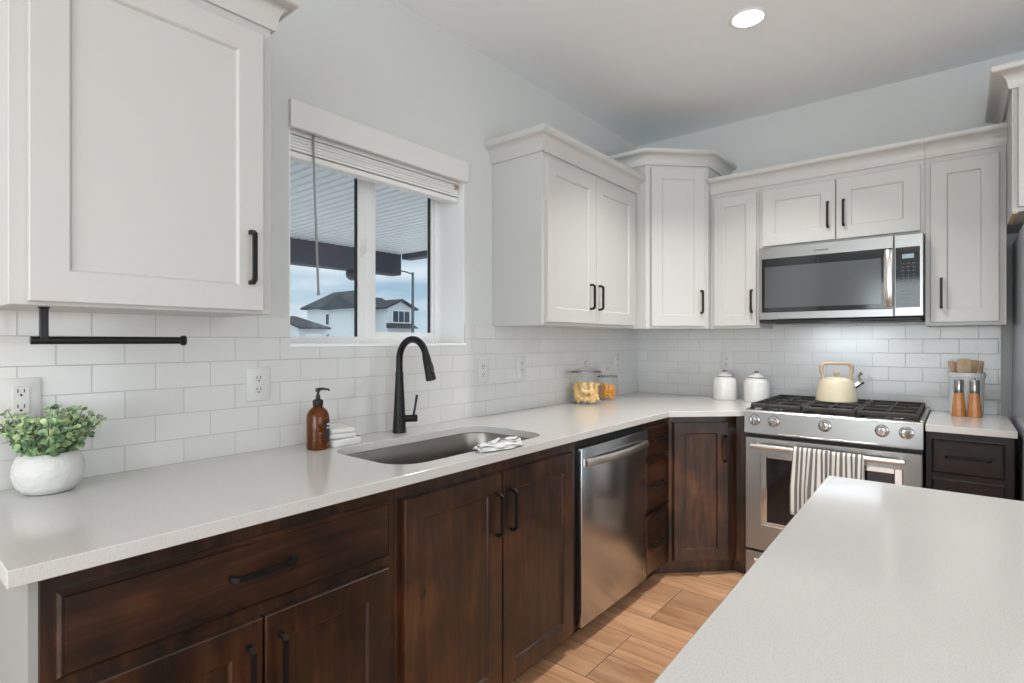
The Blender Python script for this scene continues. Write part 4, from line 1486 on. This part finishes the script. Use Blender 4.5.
# ------------------------------------------------------------------ potted plant
PC = V(.105, -3.417, ZC)
pp = thing('potted_plant', PC, 'small green eucalyptus plant in a round white ceramic pot', 'plant')
mb = MB()
mb.lathe([(0, 0), (.040, 0), (.050, .003), (.064, .020), (.0715, .046), (.0705, .070), (.063, .090), (.052, .099), (.047, .098), (.045, .090), (0, .086)], PC, 40)
mb.build('pot', 'planter', pp)
mb = MB(); mb.lathe([(0, .0875), (.03, .090), (.0445, .0885)], PC, 24, cap=False)
mb.build('soil', 'soil', pp)
rp = random.Random(3)
lf, st = MB(), MB()
def leaf(bm, c, nrm, r, tipdir):
    n = nrm.normalized()
    a = (tipdir - n * tipdir.dot(n)).normalized()
    b = n.cross(a)
    ctr = bm.verts.new(c + n * (-r * .18))
    vs = []
    for k in range(8):
        t_ = 2 * math.pi * k / 8
        rad = r * (1.05 if k == 0 else 1.0)
        vs.append(bm.verts.new(c + a * math.cos(t_) * rad + b * math.sin(t_) * rad * .88 + n * (r * .08 * math.cos(2 * t_))))
    for k in range(8): bm.faces.new((ctr, vs[k], vs[(k + 1) % 8]))
for i in range(54):
    th = 2 * math.pi * (i * .381966) + rp.uniform(-.2, .2)
    rad0 = .036 * math.sqrt(rp.random())
    tilt = (.06 + .88 * math.sqrt((i + .5) / 54)) * rp.uniform(.85, 1.08)
    L = rp.uniform(.085, .130) * (1.0 - .10 * math.sin(tilt))
    base = PC + V(rad0 * math.cos(th), rad0 * math.sin(th), .086)
    if base.x + math.sin(tilt) * math.cos(th) * L < .035:
        th = math.pi - th if abs(math.cos(th)) > .2 else th
        L *= .75
    d0 = V(math.sin(tilt) * math.cos(th), math.sin(tilt) * math.sin(th), math.cos(tilt))
    pts = []
    for k in range(7):
        f = k / 6
        q = base + d0 * L * f + V(0, 0, .016 * f - .03 * max(0, tilt - .8) * f * f)
        q.x = max(q.x, .026)
        pts.append(q)
    st.tube(pts, [.0013] * 6 + [.0007], 5)
    side = d0.cross(V(0, 0, 1)).normalized()
    k = 1
    for j in range(7):
        f = .22 + .78 * j / 6
        q = pts[0].lerp(pts[-1], f)
        r = (.0125 - .0058 * f) * rp.uniform(.75, 1.2)
        ang = j * 1.57 + rp.uniform(-.3, .3)
        s1 = side * math.cos(ang) + d0.cross(side) * math.sin(ang)
        for sg in (-1, 1):
            c_ = q + s1 * sg * (r * 1.02)
            c_.x = max(c_.x, .024)
            c_.z = max(c_.z, ZC + .074)
            nn = (d0 * .3 + V(rp.uniform(-.3, 1.0), rp.uniform(-1.0, .3), rp.uniform(-.2, .8)) + s1 * sg * -.2)
            leaf(lf.bm, c_, nn, r, s1 * sg)
    leaf(lf.bm, pts[-1], d0 + V(.2, -.3, .1), .006, side)
st.build('stems', 'stem', pp)
lf.build('foliage', 'leaf', pp, angle=80)

# ------------------------------------------------------------------ soap bottle
SC = V(.135, -2.698, ZC)
sb = thing('soap_bottle', SC, 'amber glass soap bottle with black pump and dark label beside the sink', 'soap bottle')
mb = MB()
mb.lathe([(0, 0), (.034, 0), (.0375, .004), (.038, .012), (.038, .108), (.0365, .121), (.030, .134), (.019, .144), (.0145, .150), (.0140, .158), (0, .158)], SC, 36)
mb.build('bottle', 'amber', sb)
mb = MB()
mb.lathe([(0, .151), (.0165, .151), (.0175, .153), (.0175, .168), (.015, .171), (.008, .173), (.0075, .187), (.0045, .188), (.0045, .198), (.0085, .199), (.0085, .2105), (0, .211)], SC, 22)
hd = V(.7727, .6348, 0)
zt = SC + V(0, 0, .2075)
mb.tube([zt, zt + hd * .018 + V(0, 0, .001), zt + hd * .036 + V(0, 0, -.001), zt + hd * .040 + V(0, 0, -.006)], [.0052, .0045, .0036, .003], 10)
mb.build('pump', 'blackplastic', sb)
def label_arc(mb, c, r, a0, a1, z0, z1, n=14):
    bm = mb.bm
    rows = []
    for k in range(n + 1):
        a = math.radians(a0 + (a1 - a0) * k / n)
        rows.append([bm.verts.new((c.x + q * math.cos(a), c.y + q * math.sin(a), c.z + z)) for q, z in ((r, z0), (r + .0005, z0), (r + .0005, z1), (r, z1))])
    for a, b in zip(rows, rows[1:]):
        for k in range(4): bm.faces.new((a[k], a[(k + 1) % 4], b[(k + 1) % 4], b[k]))
    bm.faces.new(rows[0]); bm.faces.new(rows[-1])
    bmesh.ops.recalc_face_normals(bm, faces=bm.faces)
mb = MB(); label_arc(mb, SC, .0382, 2, 92, .024, .102)
lb = mb.build('label', 'rubber', sb)
mb = MB()
label_arc(mb, SC, .0388, 20, 52, .084, .090, 6)
label_arc(mb, SC, .0388, 16, 60, .073, .077, 6)
mb.build('label_print', 'labelwhite', lb)

# ------------------------------------------------------------------ folded cloths behind the soap
FC = V(.105, -2.575, ZC)
def pad(name, c, sx, sy, h, rot, tilt, label, group=None, layers=2):
    r = thing(name, c, label, 'cloth', group)
    mb = MB()
    for k in range(layers):
        z0 = h * k / layers
        mb.box(-sx / 2 + .003 * k, sx / 2 - .002 * k, -sy / 2 + .002 * k, sy / 2 - .004 * k, z0, z0 + h / layers * .96, min(.006, h / layers * .42), 3)
    o = mb.build('fabric', 'cloth', r, local=True, angle=70)
    r.rotation_euler = (tilt[0], tilt[1], rot)
    return r
pad('folded_cloth', (.108, -2.602, ZC), .120, .118, .026, math.radians(4), (0, 0), 'lower white folded cloth lying flat behind the amber bottle', 'folded white cloths', 1)
pad('folded_cloth', (.103, -2.606, ZC + .030), .112, .104, .036, math.radians(-6), (math.radians(-2), math.radians(4)), 'upper thicker white folded cloth stacked behind the amber bottle', 'folded white cloths', 2)
dblk = thing('scrub_brush', (.062, -2.510, ZC), 'small dark brown wooden block lying beyond the folded white cloths', 'brush')  # small dark brown block of unknown kind
mb = MB(); mb.prism([(p[0], p[1]) for p in rr(.062, -2.510, .02, .026, .012, 5)], ZC, ZC + .012, .002)
mb.build('block', 'darkbrush', dblk)
mb = MB(); mb.tube([(.05, -2.510, ZC + .012), (.062, -2.507, ZC + .014), (.075, -2.510, ZC + .012)], .003, 8)
mb.build('grip', 'darkbrush', dblk)

# ------------------------------------------------------------------ crumpled dish cloth at the sink edge
dc = thing('dish_cloth', (.62, -2.29, ZC), 'crumpled white dish cloth with thin grey stripes on the front sink edge', 'cloth')
mb = MB(); bm = mb.bm
uvl = bm.loops.layers.uv.new('UVMap')
rc = random.Random(11)
def ribbon(c0, c1, w, zb, amp, ph, nx=26, ny=9, skew=0.0):
    c0, c1 = V(*c0), V(*c1)
    d = (c1 - c0); L = d.length; d.normalize()
    s_ = V(-d.y, d.x, 0)
    g = []
    for i in range(nx + 1):
        f = i / nx
        row = []
        for j in range(ny + 1):
            q = j / ny - .5
            wob = .006 * math.sin(f * 7 + ph) + .003 * math.sin(f * 17 + ph * 2)
            ww = w * (.82 + .18 * math.sin(f * 5 + ph)) * (1 - .25 * max(0, f - .85) / .15)
            arch = amp * (1 - (2 * q) ** 2) + amp * .5 * math.cos(q * 21 + f * 3 + ph)
            p = c0 + d * (L * f) + s_ * (q * ww + wob + skew * f)
            p.z = zb + max(.001, arch + .004 * math.sin(f * 11 + ph + q * 3))
            row.append((bm.verts.new(p), (f * L, q * w + .01 * ph)))
        g.append(row)
    for i in range(nx):
        for j in range(ny):
            fc_ = bm.faces.new([g[i][j][0], g[i + 1][j][0], g[i + 1][j + 1][0], g[i][j + 1][0]])
            for lp, uvv in zip(fc_.loops, (g[i][j][1], g[i + 1][j][1], g[i + 1][j + 1][1], g[i][j + 1][1])): lp[uvl].uv = uvv
ribbon((.606, -2.392, ZC), (.650, -2.205, ZC), .062, ZC + .0015, .0075, .3)
ribbon((.612, -2.385, ZC), (.662, -2.222, ZC), .040, ZC + .010, .0075, 1.7)
ribbon((.602, -2.365, ZC), (.627, -2.200, ZC), .044, ZC + .013, .0085, 2.9)
ribbon((.610, -2.335, ZC), (.638, -2.225, ZC), .034, ZC + .022, .0065, 4.1)
o = mb.build('fabric', 'dishcloth', dc, angle=80)
sd = o.modifiers.new('cloth', 'SOLIDIFY'); sd.thickness = .0022; sd.offset = 1

# ------------------------------------------------------------------ glass jars of pasta
def jar(loc, r, h, label, lipr):
    c = V(*loc)
    j = thing('glass_jar', c, label, 'jar', 'glass jars of pasta')
    mb = MB()
    w = .0025
    prof = [(0, 0), (r * .92, 0), (r, .008), (r * 1.01, h * .35), (r, h * .8), (r * .93, h * .93), (lipr, h), (lipr - w, h), (r * .93 - w, h * .93 - .001), (r - w, h * .8), (r * 1.01 - w, h * .35), (r - w, .012), (r * .9, .006), (0, .006)]
    mb.lathe(prof, c, 40)
    mb.build('jar_body', 'jarglass', j)
    mb = MB()
    z = h + .0005
    mb.lathe([(0, z), (lipr + .004, z), (lipr + .006, z + .003), (lipr + .004, z + .007), (lipr * .8, z + .012), (lipr * .4, z + .028), (.010, z + .034), (0, z + .034)], c, 36)
    ld = mb.build('lid', 'jarglass', j)
    mb = MB(); mb.lathe([(lipr + .001, z - .004), (lipr + .0072, z - .004), (lipr + .0072, z + .004), (lipr + .001, z + .004)], c, 36, cap=False)
    mb.build('lid_rim', plain('grey_seal', (0.22, 0.215, 0.20), 0.3, metal=0.6), ld)
    mb = MB(); mb.lathe([(.010, z + .033), (.006, z + .040), (.007, z + .046), (.012, z + .052), (.013, z + .058), (.009, z + .064), (0, z + .066)], c, 20)
    mb.build('lid_knob', 'chrome', ld)
    return j
J1, J2 = V(.122, -.915, ZC), V(.112, -.640, ZC)
jar(J1, .098, .190, 'larger glass jar of pale shell pasta, nearer the sink', .086)
jar(J2, .068, .148, 'smaller glass jar of orange pasta, nearer the corner', .060)

def pasta(name, c, r, h, size, mat, label, seed, n):
    mb = MB()
    r_ = random.Random(seed)
    for k in range(n):
        z = .008 + size * .5 + (h - size) * ((k + .5) / n) + r_.uniform(-.004, .004)
        a = r_.uniform(0, 6.283)
        lim = r - size * .95
        q = lim * math.sqrt(r_.uniform(.35, 1)) if k < n * .8 else lim * math.sqrt(r_.random())
        p = c + V(q * math.cos(a), q * math.sin(a), z)
        ax = V(r_.uniform(-1, 1), r_.uniform(-1, 1), r_.uniform(-.7, .7)).normalized()
        up_ = V(r_.uniform(-1, 1), r_.uniform(-1, 1), r_.uniform(-1, 1))
        up_ = (up_ - ax * up_.dot(ax)).normalized()
        pts = []
        for i in range(6):
            t_ = (i / 5 - .5) * 2.1
            pts.append(p + ax * math.sin(t_) * size * .72 + up_ * (math.cos(t_) - .75) * size * .8)
        rr2 = [size * .20, size * .30, size * .36, size * .36, size * .30, size * .20]
        mb.tube(pts, rr2, 7, squash=.8)
    o = mb.build(name, mat, angle=60)
    tag(o, label, 'pasta', None, 'stuff')
pasta('shell_pasta', J1, .093, .128, .030, 'pasta', 'pale curled pasta filling the larger glass jar', 5, 150)
pasta('orange_pasta', J2, .0635, .098, .019, 'pasta2', 'orange pasta filling the smaller glass jar', 6, 200)

# ------------------------------------------------------------------ canisters
cn = thing('canister', (.687, -.135, ZC), 'white ceramic lidded canister farther from the range, under the outlet', 'canister', 'white canisters')
mb = MB()
mb.lathe([(0, 0), (.070, 0), (.0735, .004), (.0745, .05), (.0735, .112), (.069, .130), (.058, .142), (.050, .146), (0, .146)], (0, 0, 0), 40)
mb.build('jar_body', 'ceramic', cn, local=True)
mb = MB()
mb.lathe([(0, .150), (.047, .150), (.048, .153), (.042, .160), (.026, .168), (.014, .173), (.012, .179), (.0, .180)], (0, 0, 0), 32)
ld = mb.build('lid', 'ceramic', cn, local=True)
mb = MB(); mb.lathe([(.040, .1455), (.0495, .1455), (.050, .148), (.0495, .1505), (.040, .1505)], (0, 0, 0), 32, cap=False)
mb.build('seal_ring', plain('dark_seal', (0.05, 0.045, 0.04), 0.5), cn, local=True)
mb = MB(); mb.lathe([(0, .179), (.012, .179), (.0145, .182), (.0135, .187), (0, .188)], (0, 0, 0), 20)
mb.build('knob', plain('dark_knob', (0.06, 0.055, 0.05), 0.4), ld, local=True)
dup(cn, (.882, -.140, ZC), 'white ceramic lidded canister next to the range')

# ------------------------------------------------------------------ kettle
KC = V(1.334, -.262, GZT)
kt = thing('kettle', KC, 'cream enamel kettle with pale handle on the range grate', 'kettle')
mb = MB()
mb.lathe([(0, 0), (.096, 0), (.1015, .004), (.1015, .012), (.097, .045), (.088, .085), (.078, .114), (.070, .122), (.058, .124), (0, .124)], KC, 44)
mb.build('body', 'enamel', kt)
mb = MB()
mb.lathe([(0, .1242), (.055, .1242), (.054, .128), (.040, .132), (.012, .134), (0, .134)], KC, 36)
ld = mb.build('lid', 'enamel', kt)
mb = MB()
mb.lathe([(.010, .133), (.009, .142), (.013, .150), (.017, .156), (.015, .164), (0, .166)], KC, 18)
mb.build('lid_knob', 'beechhandle', ld)
hd = V(.97, .24, 0).normalized()
for sg in (-1, 1):
    mb = MB()
    mb.tube([KC + hd * sg * .066 + V(0, 0, .118), KC + hd * sg * .068 + V(0, 0, .145), KC + hd * sg * .069 + V(0, 0, .16)], [.009, .0075, .0075], 10)
    mb.build('handle_bracket', 'beechhandle', kt)
mb = MB()
pts = []
for (a, z) in ((-.070, .148), (-.073, .175), (-.071, .196), (-.060, .207), (-.03, .2095), (.0, .210), (.03, .2095), (.060, .207), (.071, .196), (.073, .175), (.070, .148)):
    pts.append(KC + hd * a + V(0, 0, z))
mb.tube(pts, [.010, .0115, .0115, .009, .0075, .007, .0075, .009, .0115, .0115, .010], 12)
mb.build('handle', 'beechhandle', kt)
mb = MB()
s0 = KC + hd * .084 + V(0, 0, .082)
mb.tube([s0 - hd * .008, s0 + hd * .014 + V(0, 0, .010), s0 + hd * .030 + V(0, 0, .026)], [.017, .013, .011], 14)
so = mb.build('spout', 'chrome', kt)
mb = MB()
s1 = s0 + hd * .032 + V(0, 0, .028)
mb.tube([s1 - hd * .004 - V(0, 0, .004), s1 + hd * .006 + V(0, 0, .006)], [.016, .015], 12)
mb.tube([s1 + V(0, 0, .004), s1 - hd * .012 + V(0, 0, .026), s1 - hd * .004 + V(0, 0, .044), s1 + hd * .004 + V(0, 0, .048)], [.006, .006, .008, .009], 10)
mb.build('whistle_lever', plain('whistle_metal', (0.32, 0.27, 0.24), 0.25, metal=1.0), so)

# ------------------------------------------------------------------ mills
def mill(loc, label):
    r = thing('pepper_mill', loc, label, 'mill', 'wooden mills')
    mb = MB()
    mb.lathe([(0, 0), (.0285, 0), (.0290, .003), (.0245, .06), (.0195, .116), (.0188, .118), (0, .118)], (0, 0, 0), 10)
    mb.build('wooden_body', 'millwood', r, local=True, angle=20)
    mb = MB()
    mb.lathe([(0, .1185), (.0192, .1185), (.0196, .121), (.0196, .180), (.018, .183), (0, .184)], (0, 0, 0), 28)
    mb.build('steel_top', 'millsteel', r, local=True)
    return r
m1 = mill((1.858, -.215, ZC), 'left of the two wooden mills with steel tops, nearer the range')
m1r = dup(m1, (1.918, -.213, ZC), 'right of the two wooden mills with steel tops, small peg on its cap')
mb = MB(); mb.lathe([(0, .1835), (.006, .1835), (.0065, .189), (.004, .192), (0, .192)], (0, 0, 0), 14)
ORI[m1r.name] = Vector((1.918, -.213, ZC))
mb.build('cap_peg', 'chrome', m1r, local=True)

# ------------------------------------------------------------------ utensil crock
CC = V(1.888, -.098, ZC)
ck = thing('utensil_crock', CC, 'white ribbed ceramic crock holding wooden utensils behind the mills', 'crock')
mb = MB()
R_ = .072
mb.lathe([(0, 0), (.062, 0), (.066, .004), (.069, .10), (.071, .188), (.0765, .192), (.0785, .204), (.0765, .214), (.071, .215), (.068, .210), (.066, .19), (.063, .012), (0, .010)], CC, 48)
mb.build('crock_body', plain('crock_glaze', (0.86, 0.86, 0.865), 0.3, coat=0.3), ck)
def utensil(foot, top, blade, label, name):
    foot, top = CC + V(*foot), CC + V(*top)
    r = thing(name, foot, label, 'utensil', 'wooden utensils in the crock')
    d = (top - foot).normalized()
    bl_, bw, bt, tw = blade
    hs = top - d * bl_
    mb = MB(); mb.tube([foot, foot.lerp(hs, .5), hs], [.0055, .0055, .006], 10)
    mb.build('handle', 'utensil', r)
    s_ = V(math.cos(tw), math.sin(tw), 0)
    s_ = (s_ - d * s_.dot(d)).normalized()
    n = d.cross(s_)
    mb = MB(); bm = mb.bm
    secs = [(0, .008), (.12, .6 * bw), (.35, .95 * bw), (.7, bw), (.9, .9 * bw), (1.0, .62 * bw)]
    rows = []
    for f, hw in secs:
        p = hs - d * .004 + d * (bl_ + .004) * f
        rows.append([bm.verts.new(p + s_ * a * hw + n * b * bt) for a, b in ((-1, -.3), (-.6, -1), (.6, -1), (1, -.3), (1, .3), (.6, 1), (-.6, 1), (-1, .3))])
    for a, b in zip(rows, rows[1:]):
        for k in range(8): bm.faces.new((a[k], a[(k + 1) % 8], b[(k + 1) % 8], b[k]))
    bm.faces.new(rows[0]); bm.faces.new(rows[-1])
    bmesh.ops.recalc_face_normals(bm, faces=bm.faces)
    mb.build('blade', 'utensil', r, angle=50)
utensil((-.030, -.012, .014), (-.062, -.01, .272), (.056, .014, .005, .4), 'slim wooden spoon leaning left, leftmost in the crock', 'wooden_spoon')
utensil((-.024, .014, .014), (-.050, .012, .266), (.052, .013, .005, .2), 'slim wooden spoon just inside the leftmost one in the crock', 'wooden_spoon')
utensil((-.004, -.030, .014), (-.010, -.012, .283), (.085, .030, .004, .1), 'broad square wooden turner in the middle of the crock', 'wooden_turner')
utensil((.008, .032, .014), (.026, .028, .276), (.085, .034, .004, .3), 'wide rounded wooden spatula behind the turner on its right', 'wooden_spatula')
utensil((.026, -.018, .014), (.052, -.018, .274), (.055, .010, .004, 1.2), 'thin wooden spoon leaning right, second from the right in the crock', 'wooden_spoon')
utensil((.032, .010, .014), (.064, .012, .272), (.055, .010, .004, 1.1), 'thin dark wooden spoon leaning right, rightmost in the crock', 'wooden_spoon')

# ------------------------------------------------------------------ towel on the oven handle
tw = thing('dish_towel', (1.365, -.744, .45), 'grey and cream striped towel hanging over the oven door handle', 'towel')
mb = MB(); bm = mb.bm
uvl = bm.loops.layers.uv.new('UVMap')
def drape(x0, x1, u0, lift, zf, zb, ph, slant=0.0):
    nx = 40
    rad = .0135 + lift
    secs = []
    for k in range(7): secs.append(('b', zb + (HZ - zb) * k / 6))
    for k in range(1, 8): secs.append(('a', math.pi * k / 8))
    for k in range(15): secs.append(('f', HZ - (HZ - zf) * k / 14))
    g = []
    for i in range(nx + 1):
        f = i / nx
        x = x0 + (x1 - x0) * f
        row = []
        L = 0
        for (t_, v) in secs:
            if t_ == 'b': y, z, dmp = -.744 + rad, v, 0
            elif t_ == 'a': y, z, dmp = -.744 + rad * math.cos(v), HZ + rad * math.sin(v), 0
            else:
                dmp = min(1, (HZ - v) / .18)
                y, z = -.744 - rad - .004 * dmp, v
            fold = .007 * math.sin(f * 13 + ph) + .0045 * math.sin(f * 27 + ph * 1.7)
            xx = x - slant * dmp * (1 - f) + .004 * dmp * math.sin(f * 9 + ph)
            row.append((bm.verts.new((xx, y - max(0, dmp) * (fold + .006), z - (.006 * math.sin(f * 7 + ph) if v == zf else 0))), (u0 + f * (x1 - x0) * 1.08, z)))
        g.append(row)
    for i in range(nx):
        for j in range(len(secs) - 1):
            fc_ = bm.faces.new([g[i][j][0], g[i + 1][j][0], g[i + 1][j + 1][0], g[i][j + 1][0]])
            for lp, uvv in zip(fc_.loops, (g[i][j][1], g[i + 1][j][1], g[i + 1][j + 1][1], g[i][j + 1][1])): lp[uvl].uv = uvv
drape(1.222, 1.376, .0, .0042, .438, .56, .4, .012)
drape(1.352, 1.518, .008, .0008, .455, .55, 2.2)
o = mb.build('fabric', 'towel', tw, angle=80)
sd = o.modifiers.new('cloth', 'SOLIDIFY'); sd.thickness = .0022; sd.offset = 0
